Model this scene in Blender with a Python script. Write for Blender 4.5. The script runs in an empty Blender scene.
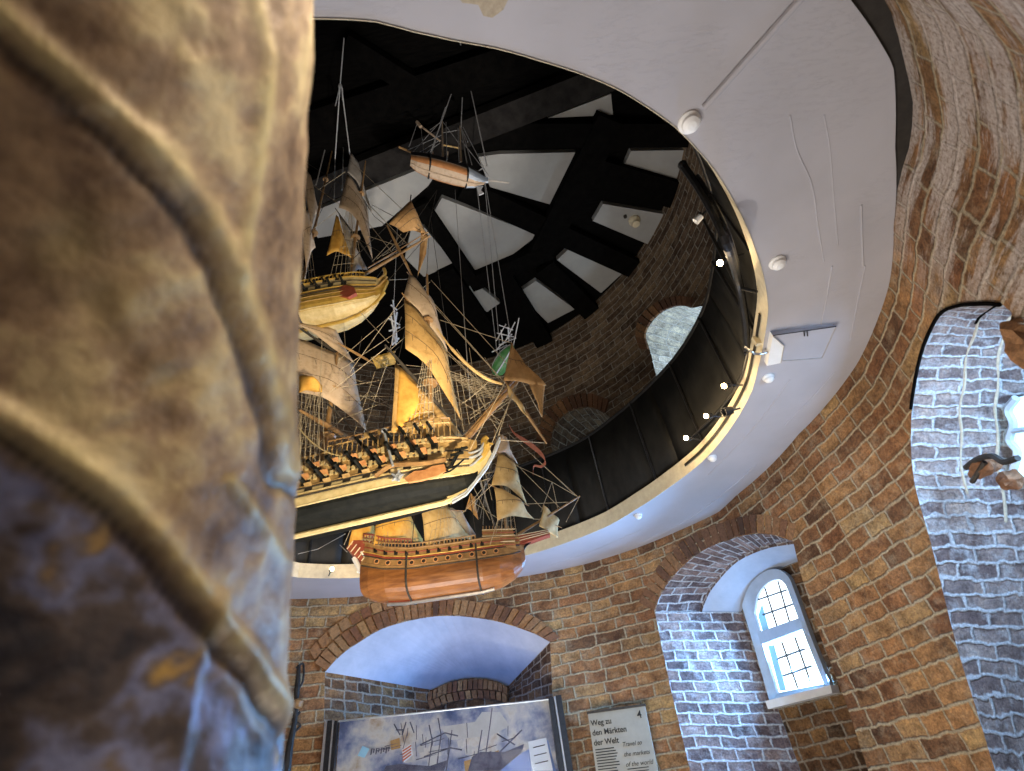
import bpy, math, random
from mathutils import Vector as V, Matrix, noise
from mathutils.geometry import delaunay_2d_cdt, tessellate_polygon
random.seed(11)
sc = bpy.context.scene
COL = sc.collection
pi = math.pi
rad = math.radians

# ------------------------------------------------------------------ camera
FPX, PITCH, ROLL = 520.0, 0.70275, -0.158319
CAM = V((0, 0, 1.5))
cp, sp = math.cos(PITCH), math.sin(PITCH)
cr, sr = math.cos(ROLL), math.sin(ROLL)
_r, _u, FWD = V((1, 0, 0)), V((0, -sp, cp)), V((0, cp, sp))
RIGHT, UP = _r * cr + _u * sr, -_r * sr + _u * cr
cd = bpy.data.cameras.new('camera')
cam = bpy.data.objects.new('camera', cd)
COL.objects.link(cam)
mw = Matrix((RIGHT, UP, -FWD)).transposed().to_4x4()
mw.translation = CAM
cam.matrix_world = mw
cd.sensor_fit = 'HORIZONTAL'
cd.sensor_width = 36.0
cd.lens = 36.0 * FPX / 1024
cd.clip_start = 0.02
cd.dof.use_dof = True
cd.dof.focus_distance = 2.9
cd.dof.aperture_fstop = 3.3
sc.camera = cam

CX, CY = -0.57376, 2.16467          # centre of the round room
RI, RO = 1.81994, 2.34667           # opening in the gallery floor, wall
ZS = 3.1                            # underside of the gallery

def ray(px, py):
    return RIGHT * ((px - 512) / FPX) - UP * ((py - 385.5) / FPX) + FWD
def at(px, py, dist):
    return CAM + ray(px, py).normalized() * dist
def onz(px, py, z):
    v = ray(px, py)
    return CAM + v * ((z - CAM.z) / v.z)
def oncyl(px, py, R):
    v = ray(px, py)
    a = v.x * v.x + v.y * v.y
    b = -CX * v.x - CY * v.y
    c = CX * CX + CY * CY - R * R
    return CAM + v * ((-b + math.sqrt(max(0.0, b * b - a * c))) / a)
def onplane(px, py, P, n):
    v = ray(px, py)
    return CAM + v * ((P - CAM).dot(n) / v.dot(n))
def ang(P):
    return math.degrees(math.atan2(P.y - CY, P.x - CX))
def pol(a, R, z):
    return V((CX + R * math.cos(rad(a)), CY + R * math.sin(rad(a)), z))

def periodic(samples, default):
    """radius as a function of the angle, straight between samples"""
    s = sorted(samples)
    def f(a):
        a = (a + 180) % 360 - 180
        for (a0, r0), (a1, r1) in zip(s, s[1:]):
            if a0 <= a <= a1:
                return r0 + (r1 - r0) * (a - a0) / max(1e-6, a1 - a0)
        return default
    return f
def smooth_samples(pts, z):
    s = sorted((ang(onz(x, y, z)), math.hypot(onz(x, y, z).x - CX, onz(x, y, z).y - CY)) for x, y in pts)
    return s
inner_px = [(316.6,18),(374,20.5),(417,32),(456,40.6),(499,48.4),(539,60),(578,72.3),(617,88.4),(652,110),(676,127.4),(695,147),(714.5,170),(734,201.6),(747.7,229),(755.5,250),(764,279),(768,308),(764,338),(758,367),(752,390),(735,421),(703.5,460),(669,487),(639,507),(608,525.5),(567,542),(526,555),(379.6,576),(327,578),(297.6,577)]
outer_px = [(289,599),(333,598),(355,597),(380,594.5),(520,577),(588,563.5),(637,548),(676,532),(719,512),(737,495),(799,434),(808.5,425),(858,363),(877,322),(889.5,285),(894,227),(897,180),(895.6,146),(894,65),(881,42),(852,0)]
wall_px = [(289,599),(333,598),(355,597),(380,594.5),(520,577),(588,563.5),(637,548),(676,532),(719,512),(737,495),(799,434),(808.5,425),(858,363),(877,322),(889.5,285),(894,227),(899,180),(908,160),(915,110),(905,60),(888,0)]
def mk(pts, base):
    s = smooth_samples(pts, ZS)
    a0, a1 = s[0][0], s[-1][0]
    s = [(max(-180, a0 - 12), base)] + s + [(min(180, a1 + 12), base)]
    return periodic(s, base)
rin, rout, rwall = mk(inner_px, RI), mk(outer_px, RO), mk(wall_px, RO)

# ------------------------------------------------------------------ materials
MATS = {}
def nt(name):
    m = bpy.data.materials.new(name)
    m.use_nodes = True
    t = m.node_tree
    b = t.nodes['Principled BSDF']
    MATS[name] = m
    return m, t, b
def N(t, typ, **kw):
    n = t.nodes.new(typ)
    for k, v in kw.items():
        if k.startswith('i_'):
            n.inputs[k[2:].replace('_', ' ')].default_value = v
        else:
            setattr(n, k, v)
    return n
def ramp(t, stops, interp='LINEAR'):
    n = t.nodes.new('ShaderNodeValToRGB')
    n.color_ramp.interpolation = interp
    e = n.color_ramp.elements
    while len(e) < len(stops):
        e.new(0.5)
    for x, (p, c) in zip(e, stops):
        x.position = p
        x.color = (*c, 1) if len(c) == 3 else c
    return n
def mixc(t, fac, a, b, mode='MIX'):
    n = t.nodes.new('ShaderNodeMix')
    n.data_type = 'RGBA'
    n.blend_type = mode
    for sock, val in ((n.inputs[0], fac), (n.inputs[6], a), (n.inputs[7], b)):
        if hasattr(val, 'links'):
            t.links.new(val, sock)
        elif isinstance(val, (int, float)):
            sock.default_value = val
        else:
            sock.default_value = (*val, 1)
    return n.outputs[2]
def math_(t, op, a, b=0.0):
    n = t.nodes.new('ShaderNodeMath')
    n.operation = op
    for sock, val in ((n.inputs[0], a), (n.inputs[1], b)):
        if hasattr(val, 'links'):
            t.links.new(val, sock)
        else:
            sock.default_value = val
    return n.outputs[0]
def noise_mat(name, c1, c2, scale=20, rough=0.7, metal=0.0, bump=0.15, stretch=(1, 1, 1), c3=None, detail=6, spec=None):
    m, t, b = nt(name)
    tc = N(t, 'ShaderNodeTexCoord')
    mp = N(t, 'ShaderNodeMapping')
    mp.inputs['Scale'].default_value = stretch
    t.links.new(tc.outputs['Object'], mp.inputs[0])
    n = N(t, 'ShaderNodeTexNoise', i_Scale=scale, i_Detail=detail, i_Roughness=0.65)
    t.links.new(mp.outputs[0], n.inputs['Vector'])
    st = [(0.3, c1), (0.7, c2)] if c3 is None else [(0.28, c1), (0.5, c2), (0.72, c3)]
    r = ramp(t, st)
    t.links.new(n.outputs[0], r.inputs[0])
    t.links.new(r.outputs[0], b.inputs['Base Color'])
    b.inputs['Roughness'].default_value = rough
    b.inputs['Metallic'].default_value = metal
    if spec is not None:
        b.inputs['Specular IOR Level'].default_value = spec
    if bump:
        bp = N(t, 'ShaderNodeBump', i_Strength=bump, i_Distance=0.01)
        t.links.new(n.outputs[0], bp.inputs['Height'])
        t.links.new(bp.outputs[0], b.inputs['Normal'])
    return m
def emit(name, col, strength):
    m, t, b = nt(name)
    b.inputs['Base Color'].default_value = (*col, 1)
    b.inputs['Emission Color'].default_value = (*col, 1)
    b.inputs['Emission Strength'].default_value = strength
    return m
def brick_mat(name, cols, mortar, row=0.08, width=0.23, msize=0.010, bump=0.9, smear=0.45, near=False, squash=0.68, warp=1.0):
    m, t, b = nt(name)
    uv = N(t, 'ShaderNodeUVMap')
    src = uv.outputs[0]
    for sc_, amp in ((7.0, 0.035), (34.0, 0.014)):
        nz = N(t, 'ShaderNodeTexNoise', i_Scale=sc_, i_Detail=2.0)
        t.links.new(uv.outputs[0], nz.inputs['Vector'])
        sub = N(t, 'ShaderNodeVectorMath', operation='SUBTRACT')
        t.links.new(nz.outputs['Color'], sub.inputs[0])
        sub.inputs[1].default_value = (0.5, 0.5, 0.5)
        scl = N(t, 'ShaderNodeVectorMath', operation='SCALE')
        t.links.new(sub.outputs[0], scl.inputs[0])
        scl.inputs['Scale'].default_value = amp * warp
        add = N(t, 'ShaderNodeVectorMath', operation='ADD')
        t.links.new(src, add.inputs[0])
        t.links.new(scl.outputs[0], add.inputs[1])
        src = add.outputs[0]
    br = N(t, 'ShaderNodeTexBrick', offset=0.5, squash=squash, squash_frequency=2)
    t.links.new(src, br.inputs['Vector'])
    br.inputs['Color1'].default_value = (0, 0, 0, 1)
    br.inputs['Color2'].default_value = (1, 1, 1, 1)
    br.inputs['Mortar'].default_value = (0.5, 0.5, 0.5, 1)
    br.inputs['Scale'].default_value = 1.0
    br.inputs['Mortar Size'].default_value = msize
    br.inputs['Mortar Smooth'].default_value = 0.8
    br.inputs['Bias'].default_value = 0.0
    br.inputs['Brick Width'].default_value = width
    br.inputs['Row Height'].default_value = row
    k = len(cols)
    r = ramp(t, [(i / (k - 1), c) for i, c in enumerate(cols)])
    t.links.new(br.outputs['Color'], r.inputs[0])
    fine = N(t, 'ShaderNodeTexNoise', i_Scale=70.0, i_Detail=6.0, i_Roughness=0.8)
    t.links.new(uv.outputs[0], fine.inputs['Vector'])
    med = N(t, 'ShaderNodeTexNoise', i_Scale=13.0, i_Detail=6.0, i_Roughness=0.7)
    t.links.new(uv.outputs[0], med.inputs['Vector'])
    big = N(t, 'ShaderNodeTexNoise', i_Scale=1.9, i_Detail=4.0, i_Roughness=0.6)
    t.links.new(uv.outputs[0], big.inputs['Vector'])
    fr = ramp(t, [(0.32, (0.30, 0.28, 0.26)), (0.5, (0.95, 0.95, 0.95)), (0.66, (1.6, 1.55, 1.4))])
    t.links.new(fine.outputs[0], fr.inputs[0])
    mr_ = ramp(t, [(0.33, (0.45, 0.42, 0.4)), (0.5, (1, 1, 1)), (0.68, (1.45, 1.4, 1.25))])
    t.links.new(med.outputs[0], mr_.inputs[0])
    c1 = mixc(t, 1.0, r.outputs[0], mr_.outputs[0], 'MULTIPLY')
    bg = ramp(t, [(0.35, (0.62, 0.58, 0.55)), (0.65, (1.2, 1.15, 1.0))])
    t.links.new(big.outputs[0], bg.inputs[0])
    c2 = mixc(t, 1.0, c1, bg.outputs[0], 'MULTIPLY')
    # mortar rubbed over the faces of some bricks
    sm0 = ramp(t, [(0.5, (0, 0, 0)), (0.72, (smear, smear, smear))])
    t.links.new(med.outputs['Color'], sm0.inputs[0])
    c2 = mixc(t, sm0.outputs[0], c2, mortar)
    c3 = mixc(t, br.outputs['Fac'], c2, mortar)
    c3 = mixc(t, 0.8, c3, mixc(t, 1.0, c3, fr.outputs[0], 'MULTIPLY'))
    if near:
        # wall end smeared with lime, beyond the niche
        sep = N(t, 'ShaderNodeSeparateXYZ')
        t.links.new(uv.outputs[0], sep.inputs[0])
        mk_ = N(t, 'ShaderNodeMapRange')
        t.links.new(sep.outputs[0], mk_.inputs[0])
        for q, v_ in zip((1, 2, 3, 4), (-0.55, -1.15, 0.0, 1.0)):
            mk_.inputs[q].default_value = v_
        sm = N(t, 'ShaderNodeTexNoise', i_Scale=5.0, i_Detail=9.0, i_Roughness=0.74)
        mp = N(t, 'ShaderNodeMapping')
        mp.inputs['Scale'].default_value = (0.28, 1.7, 1)
        t.links.new(uv.outputs[0], mp.inputs[0])
        t.links.new(mp.outputs[0], sm.inputs['Vector'])
        lr = ramp(t, [(0.46, (0, 0, 0)), (0.51, (0.75, 0.75, 0.75)), (0.57, (1, 1, 1))])
        t.links.new(sm.outputs[0], lr.inputs[0])
        lc = ramp(t, [(0.34, (0.16, 0.11, 0.08)), (0.45, (0.52, 0.42, 0.35)), (0.62, (0.74, 0.67, 0.62))])
        t.links.new(fine.outputs[0], lc.inputs[0])
        c3 = mixc(t, math_(t, 'MULTIPLY', lr.outputs[0], mk_.outputs[0]), c3, lc.outputs[0])
        br_h = math_(t, 'MULTIPLY', sm.outputs[0], mk_.outputs[0])
    t.links.new(c3, b.inputs['Base Color'])
    b.inputs['Roughness'].default_value = 0.9
    b.inputs['Specular IOR Level'].default_value = 0.2
    inv = math_(t, 'SUBTRACT', 1.0, br.outputs['Fac'])
    h = math_(t, 'ADD', inv, math_(t, 'MULTIPLY', fine.outputs[0], 1.0))
    h = math_(t, 'ADD', h, math_(t, 'MULTIPLY', med.outputs[0], 1.2))
    if near:
        h = math_(t, 'ADD', h, math_(t, 'MULTIPLY', br_h, 5.0))
    bp = N(t, 'ShaderNodeBump', i_Strength=bump, i_Distance=0.014)
    t.links.new(h, bp.inputs['Height'])
    t.links.new(bp.outputs[0], b.inputs['Normal'])
    return m
def island_brick(name, cols):
    m, t, b = nt(name)
    g = N(t, 'ShaderNodeNewGeometry')
    r = ramp(t, [(i / (len(cols) - 1), c) for i, c in enumerate(cols)])
    t.links.new(g.outputs['Random Per Island'], r.inputs[0])
    tc = N(t, 'ShaderNodeTexCoord')
    fine = N(t, 'ShaderNodeTexNoise', i_Scale=45.0, i_Detail=8.0, i_Roughness=0.75)
    t.links.new(tc.outputs['Object'], fine.inputs['Vector'])
    fr = ramp(t, [(0.3, (0.4, 0.38, 0.35)), (0.68, (1.4, 1.3, 1.15))])
    t.links.new(fine.outputs[0], fr.inputs[0])
    c = mixc(t, 1.0, r.outputs[0], fr.outputs[0], 'MULTIPLY')
    t.links.new(c, b.inputs['Base Color'])
    b.inputs['Roughness'].default_value = 0.85
    bp = N(t, 'ShaderNodeBump', i_Strength=0.8, i_Distance=0.012)
    t.links.new(fine.outputs[0], bp.inputs['Height'])
    t.links.new(bp.outputs[0], b.inputs['Normal'])
    return m

BR_COLS = [(0.16, 0.09, 0.055), (0.29, 0.145, 0.075), (0.37, 0.215, 0.105), (0.31, 0.15, 0.078), (0.44, 0.30, 0.15)]
M_brick = brick_mat('old_brick', BR_COLS, (0.45, 0.37, 0.25), near=True, smear=0.6)
M_brick_up = brick_mat('upper_brick', [(0.13, 0.09, 0.068), (0.21, 0.15, 0.11), (0.29, 0.215, 0.15)], (0.44, 0.40, 0.33), squash=1.0, msize=0.008)
M_brick_rev = brick_mat('reveal_brick', [(0.13, 0.10, 0.11), (0.25, 0.18, 0.18), (0.33, 0.25, 0.25)], (0.58, 0.57, 0.58), msize=0.010, smear=0.7, squash=1.0, width=0.155, row=0.064)
M_brick_niche = brick_mat('limewashed_brick', [(0.20, 0.15, 0.16), (0.33, 0.27, 0.28), (0.42, 0.35, 0.36)], (0.56, 0.56, 0.58), row=0.066, width=0.2, msize=0.012, smear=0.95, squash=1.0, warp=1.7)
M_brick_alc = brick_mat('alcove_brick', [(0.09, 0.055, 0.035), (0.24, 0.13, 0.07), (0.34, 0.2, 0.09)], (0.40, 0.34, 0.26), row=0.07, width=0.16)
M_vous = island_brick('arch_brick', [(0.10, 0.05, 0.03), (0.25, 0.12, 0.055), (0.36, 0.2, 0.09), (0.2, 0.09, 0.05), (0.42, 0.26, 0.12)])
M_vous_dark = island_brick('dark_arch_brick', [(0.09, 0.05, 0.035), (0.2, 0.10, 0.055), (0.30, 0.17, 0.085)])
M_mortar = noise_mat('mortar', (0.34, 0.28, 0.2), (0.5, 0.43, 0.32), 60, 0.9)
M_plaster = noise_mat('white_plaster', (0.36, 0.40, 0.47), (0.47, 0.51, 0.58), 7, 0.8, bump=0.12)
M_panel = noise_mat('roof_plaster', (0.33, 0.33, 0.32), (0.40, 0.40, 0.385), 5, 0.85, bump=0.05)
M_cream = noise_mat('cream_paint', (0.62, 0.53, 0.36), (0.78, 0.70, 0.50), 25, 0.6, bump=0.1)
M_black = noise_mat('black_panel', (0.004, 0.004, 0.004), (0.022, 0.021, 0.018), 9, 0.6, bump=0.25, stretch=(1, 1, 0.4), spec=0.25)
M_blackmetal = noise_mat('black_metal', (0.012, 0.012, 0.013), (0.03, 0.03, 0.032), 40, 0.35, metal=0.3, bump=0.03)
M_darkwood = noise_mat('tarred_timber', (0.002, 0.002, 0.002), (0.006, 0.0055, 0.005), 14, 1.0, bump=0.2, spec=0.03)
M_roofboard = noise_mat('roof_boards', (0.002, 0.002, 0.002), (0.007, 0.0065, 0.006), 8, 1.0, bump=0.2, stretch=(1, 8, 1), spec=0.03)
M_white = noise_mat('white_paint', (0.78, 0.78, 0.76), (0.86, 0.86, 0.84), 15, 0.45, bump=0.02)
M_floor = noise_mat('stone_floor', (0.16, 0.12, 0.09), (0.26, 0.2, 0.15), 6, 0.7)
M_rope = noise_mat('pale_cord', (0.30, 0.31, 0.33), (0.5, 0.5, 0.5), 80, 0.8, bump=0)
M_rig = noise_mat('rigging_cord', (0.34, 0.28, 0.19), (0.60, 0.52, 0.38), 60, 0.8, bump=0)
M_rigdark = noise_mat('tarred_cord', (0.02, 0.017, 0.013), (0.06, 0.05, 0.04), 60, 0.7, bump=0)
M_spar = noise_mat('varnished_spar', (0.20, 0.11, 0.045), (0.42, 0.25, 0.10), 30, 0.45, bump=0.1, stretch=(1, 1, 1))
M_sail = noise_mat('golden_sailcloth', (0.38, 0.21, 0.06), (0.62, 0.39, 0.14), 22, 0.85, bump=0.25, c3=(0.55, 0.33, 0.11))
M_sail_pale = noise_mat('pale_sailcloth', (0.38, 0.27, 0.18), (0.58, 0.45, 0.32), 25, 0.85, bump=0.25, c3=(0.5, 0.36, 0.24))
M_sail_grey = noise_mat('shaded_sailcloth', (0.34, 0.31, 0.28), (0.52, 0.48, 0.43), 25, 0.85, bump=0.25)
M_sail_tan = noise_mat('tan_sailcloth', (0.44, 0.28, 0.10), (0.66, 0.47, 0.21), 25, 0.85, bump=0.2)
M_sail_orange = noise_mat('lit_sailcloth', (0.55, 0.27, 0.04), (0.78, 0.45, 0.09), 25, 0.8, bump=0.2)
M_sail_brown = noise_mat('brown_sailcloth', (0.34, 0.18, 0.06), (0.56, 0.33, 0.13), 25, 0.85, bump=0.25)
M_seam = noise_mat('sail_seam', (0.09, 0.06, 0.035), (0.16, 0.11, 0.06), 60, 0.9, bump=0)
M_hullblack = noise_mat('black_hull_paint', (0.002, 0.003, 0.003), (0.012, 0.013, 0.011), 30, 0.6, bump=0.15, spec=0.15)
M_hullcream = noise_mat('cream_hull_paint', (0.50, 0.39, 0.18), (0.72, 0.60, 0.34), 30, 0.5, bump=0.12)
M_hullochre = noise_mat('ochre_hull_paint', (0.28, 0.17, 0.06), (0.58, 0.40, 0.17), 35, 0.5, bump=0.15)
M_hullyellow = noise_mat('yellow_hull_paint', (0.32, 0.19, 0.035), (0.60, 0.40, 0.09), 25, 0.5, bump=0.15)
M_varnish = noise_mat('varnished_hull', (0.13, 0.045, 0.015), (0.36, 0.15, 0.045), 16, 0.35, bump=0.12, stretch=(0.5, 1, 3))
M_reddeck = noise_mat('red_brown_paint', (0.22, 0.045, 0.025), (0.36, 0.09, 0.05), 40, 0.55, bump=0.1)
M_gold = noise_mat('gilding', (0.50, 0.30, 0.06), (0.80, 0.55, 0.15), 40, 0.35, metal=0.4, bump=0.2)
M_greyblue = noise_mat('grey_blue_paint', (0.22, 0.25, 0.3), (0.42, 0.46, 0.52), 30, 0.45, bump=0.1)
M_port = noise_mat('gunport_dark', (0.012, 0.01, 0.008), (0.03, 0.025, 0.02), 30, 0.6, bump=0)
M_lid = noise_mat('gunport_lid', (0.42, 0.17, 0.06), (0.62, 0.33, 0.14), 40, 0.6, bump=0.1)
M_green = noise_mat('green_hull_paint', (0.03, 0.16, 0.04), (0.09, 0.30, 0.08), 25, 0.4, bump=0.05)
M_copperhull = noise_mat('orange_brown_hull', (0.42, 0.17, 0.06), (0.62, 0.30, 0.12), 25, 0.4, bump=0.1)
M_bluehull = noise_mat('blue_white_hull', (0.35, 0.46, 0.62), (0.7, 0.76, 0.82), 20, 0.4, bump=0.05)
M_pink = noise_mat('red_pennant', (0.6, 0.17, 0.1), (0.78, 0.33, 0.22), 30, 0.7, bump=0)
M_iron = noise_mat('wrought_iron', (0.014, 0.013, 0.012), (0.05, 0.045, 0.04), 30, 0.5, metal=0.5, bump=0.2)
M_steel = noise_mat('brushed_steel', (0.42, 0.43, 0.45), (0.6, 0.6, 0.6), 30, 0.3, metal=0.8, bump=0)
M_sign = noise_mat('grey_sign_board', (0.30, 0.30, 0.265), (0.36, 0.36, 0.32), 12, 0.4, bump=0)
M_ink = noise_mat('black_ink', (0.012, 0.012, 0.012), (0.02, 0.02, 0.02), 12, 0.6, bump=0)
M_card = noise_mat('white_card', (0.74, 0.76, 0.8), (0.8, 0.82, 0.85), 12, 0.5, bump=0)
M_cyan = noise_mat('pale_blue_card', (0.3, 0.6, 0.78), (0.4, 0.7, 0.85), 12, 0.5, bump=0)
M_skyprint = None
M_bulb = emit('lit_bulb', (1.0, 0.72, 0.34), 40.0)
M_day = emit('daylight_pane', (0.80, 0.93, 1.0), 3.0)
M_dayside = emit('blue_pane_reflection', (0.25, 0.58, 0.9), 0.5)
M_day2 = emit('cyan_daylight_pane', (0.5, 0.82, 1.0), 1.3)
M_frame = noise_mat('blue_white_frame_paint', (0.36, 0.43, 0.50), (0.46, 0.53, 0.6), 15, 0.5, bump=0.02)

def ceiling_mat():
    m, t, b = nt('gallery_soffit_paint')
    tc = N(t, 'ShaderNodeTexCoord')
    n = N(t, 'ShaderNodeTexNoise', i_Scale=3.0, i_Detail=5.0)
    t.links.new(tc.outputs['Object'], n.inputs['Vector'])
    r = ramp(t, [(0.35, (0.385, 0.375, 0.40)), (0.65, (0.435, 0.425, 0.455))])
    t.links.new(n.outputs[0], r.inputs[0])
    t.links.new(r.outputs[0], b.inputs['Base Color'])
    b.inputs['Roughness'].default_value = 0.65
    # flaking paint in patches
    f = N(t, 'ShaderNodeTexNoise', i_Scale=38.0, i_Detail=8.0, i_Roughness=0.7)
    mp = N(t, 'ShaderNodeMapping')
    mp.inputs['Scale'].default_value = (0.35, 1.6, 1)
    mp.inputs['Rotation'].default_value = (0, 0, 0.5)
    t.links.new(tc.outputs['Object'], mp.inputs[0])
    t.links.new(mp.outputs[0], f.inputs['Vector'])
    fr = ramp(t, [(0.52, (0, 0, 0)), (0.56, (1, 1, 1))])
    t.links.new(f.outputs[0], fr.inputs[0])
    msk = N(t, 'ShaderNodeTexNoise', i_Scale=2.4, i_Detail=2.0)
    t.links.new(tc.outputs['Object'], msk.inputs['Vector'])
    mr = ramp(t, [(0.5, (0, 0, 0)), (0.6, (1, 1, 1))])
    t.links.new(msk.outputs[0], mr.inputs[0])
    h = math_(t, 'MULTIPLY', fr.outputs[0], mr.outputs[0])
    h2 = math_(t, 'ADD', h, math_(t, 'MULTIPLY', n.outputs[0], 0.6))
    bp = N(t, 'ShaderNodeBump', i_Strength=0.3, i_Distance=0.006)
    t.links.new(h2, bp.inputs['Height'])
    t.links.new(bp.outputs[0], b.inputs['Normal'])
    return m
M_ceil = ceiling_mat()

def bronze_mat():
    m, t, b = nt('weathered_bronze')
    tc = N(t, 'ShaderNodeTexCoord')
    at_ = N(t, 'ShaderNodeVertexColor', layer_name='ridges_and_shade')
    n = N(t, 'ShaderNodeTexNoise', i_Scale=14.0, i_Detail=6.0, i_Roughness=0.65)
    t.links.new(tc.outputs['Object'], n.inputs['Vector'])
    r = ramp(t, [(0.36, (0.13, 0.075, 0.04)), (0.5, (0.33, 0.215, 0.115)), (0.62, (0.56, 0.42, 0.21))])
    t.links.new(n.outputs[0], r.inputs[0])
    sep = N(t, 'ShaderNodeSeparateColor')
    t.links.new(at_.outputs[0], sep.inputs[0])
    gold = mixc(t, n.outputs[0], (0.36, 0.26, 0.09), (0.72, 0.58, 0.27))
    c = mixc(t, sep.outputs[0], r.outputs[0], gold)                  # worn golden ridges
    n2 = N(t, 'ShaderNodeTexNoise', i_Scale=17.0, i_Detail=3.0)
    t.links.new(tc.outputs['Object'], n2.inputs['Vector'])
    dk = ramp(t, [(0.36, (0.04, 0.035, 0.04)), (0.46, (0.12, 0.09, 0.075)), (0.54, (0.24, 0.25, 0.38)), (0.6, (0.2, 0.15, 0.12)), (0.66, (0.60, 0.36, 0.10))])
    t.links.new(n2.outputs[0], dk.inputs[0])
    c = mixc(t, sep.outputs[1], c, dk.outputs[0])                    # recessed field: painted shade and blue reflection, with gold flecks
    c = mixc(t, sep.outputs[2], c, (0.02, 0.015, 0.012))             # crevices, their shade painted dark
    t.links.new(c, b.inputs['Base Color'])
    b.inputs['Metallic'].default_value = 0.2
    b.inputs['Roughness'].default_value = 0.5
    bp = N(t, 'ShaderNodeBump', i_Strength=0.6, i_Distance=0.01)
    t.links.new(n.outputs[0], bp.inputs['Height'])
    t.links.new(bp.outputs[0], b.inputs['Normal'])
    return m
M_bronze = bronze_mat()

def print_mat():
    m, t, b = nt('sea_battle_print')
    tc = N(t, 'ShaderNodeTexCoord')
    n = N(t, 'ShaderNodeTexNoise', i_Scale=3.5, i_Detail=8.0, i_Roughness=0.6)
    t.links.new(tc.outputs['Object'], n.inputs['Vector'])
    r = ramp(t, [(0.34, (0.03, 0.05, 0.13)), (0.44, (0.12, 0.15, 0.28)), (0.52, (0.36, 0.37, 0.46)), (0.6, (0.62, 0.58, 0.54)), (0.7, (0.42, 0.3, 0.2))])
    t.links.new(n.outputs[0], r.inputs[0])
    t.links.new(r.outputs[0], b.inputs['Base Color'])
    b.inputs['Roughness'].default_value = 0.5
    return m
M_print = print_mat()

# ------------------------------------------------------------------ mesh helpers
class MB:
    def __init__(s):
        s.v, s.f, s.m, s.uv = [], [], [], []
        s.has_uv = False
    def add(s, v, f, mi=0, uv=None):
        o = len(s.v)
        s.v += [V(p) for p in v]
        for i, q in enumerate(f):
            s.f.append([o + k for k in q])
            s.m.append(mi if isinstance(mi, int) else mi[i])
        s.uv += ([tuple(u) for u in uv] if uv else [(0, 0)] * len(v))
        if uv:
            s.has_uv = True
        return s
    def box(s, c, size, ax=None, mi=0):
        c = V(c)
        X, Y, Z = ax or (V((1, 0, 0)), V((0, 1, 0)), V((0, 0, 1)))
        h = [k / 2 for k in size]
        vs = [c + X * (h[0] * i) + Y * (h[1] * j) + Z * (h[2] * k) for i in (-1, 1) for j in (-1, 1) for k in (-1, 1)]
        return s.add(vs, [(0, 1, 3, 2), (4, 6, 7, 5), (0, 4, 5, 1), (2, 3, 7, 6), (0, 2, 6, 4), (1, 5, 7, 3)], mi)
    def tube(s, pts, r, n=6, mi=0, r1=None):
        pts = [V(p) for p in pts]
        k = len(pts)
        vs, fs = [], []
        nrm = None
        for i, p in enumerate(pts):
            d = (pts[min(i + 1, k - 1)] - pts[max(i - 1, 0)])
            if d.length < 1e-9:
                d = V((0, 0, 1))
            d.normalize()
            if nrm is None:
                a = V((0, 0, 1)) if abs(d.z) < 0.9 else V((1, 0, 0))
                nrm = d.cross(a).normalized()
            else:
                nrm = (nrm - d * nrm.dot(d)).normalized()
            bi = d.cross(nrm)
            rr = r if r1 is None else r + (r1 - r) * i / max(1, k - 1)
            if isinstance(r, (list, tuple)):
                rr = r[i]
            for j in range(n):
                a = 2 * pi * j / n
                vs.append(p + nrm * (rr * math.cos(a)) + bi * (rr * math.sin(a)))
        for i in range(k - 1):
            for j in range(n):
                fs.append((i * n + j, i * n + (j + 1) % n, (i + 1) * n + (j + 1) % n, (i + 1) * n + j))
        fs.append(tuple(range(n))[::-1])
        fs.append(tuple((k - 1) * n + j for j in range(n)))
        return s.add(vs, fs, mi)
    def lathe(s, prof, c, axis, n=16, mi=0):
        """prof: list of (radius, height along axis)"""
        c, axis = V(c), V(axis).normalized()
        a = V((0, 0, 1)) if abs(axis.z) < 0.9 else V((1, 0, 0))
        X = axis.cross(a).normalized()
        Y = axis.cross(X)
        vs, fs = [], []
        for r, h in prof:
            for j in range(n):
                t = 2 * pi * j / n
                vs.append(c + axis * h + X * (r * math.cos(t)) + Y * (r * math.sin(t)))
        for i in range(len(prof) - 1):
            for j in range(n):
                fs.append((i * n + j, i * n + (j + 1) % n, (i + 1) * n + (j + 1) % n, (i + 1) * n + j))
        fs.append(tuple(range(n))[::-1])
        fs.append(tuple((len(prof) - 1) * n + j for j in range(n)))
        return s.add(vs, fs, mi)
    def grid(s, rows, mi=0, uv=None):
        n = len(rows[0])
        vs = [p for r in rows for p in r]
        fs = [(i * n + j, i * n + j + 1, (i + 1) * n + j + 1, (i + 1) * n + j) for i in range(len(rows) - 1) for j in range(n - 1)]
        u = [q for r in uv for q in r] if uv else None
        return s.add(vs, fs, mi, u)
    def prism(s, poly, d, mi=0):
        """polygon (3-D points in a plane) extruded by the vector d"""
        poly = [V(p) for p in poly]
        n = len(poly)
        tris = tessellate_polygon([poly])
        vs = poly + [p + V(d) for p in poly]
        fs = [tuple(t) for t in tris] + [tuple(n + k for k in t[::-1]) for t in tris]
        fs += [(i, (i + 1) % n, n + (i + 1) % n, n + i) for i in range(n)]
        return s.add(vs, fs, mi)

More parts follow.
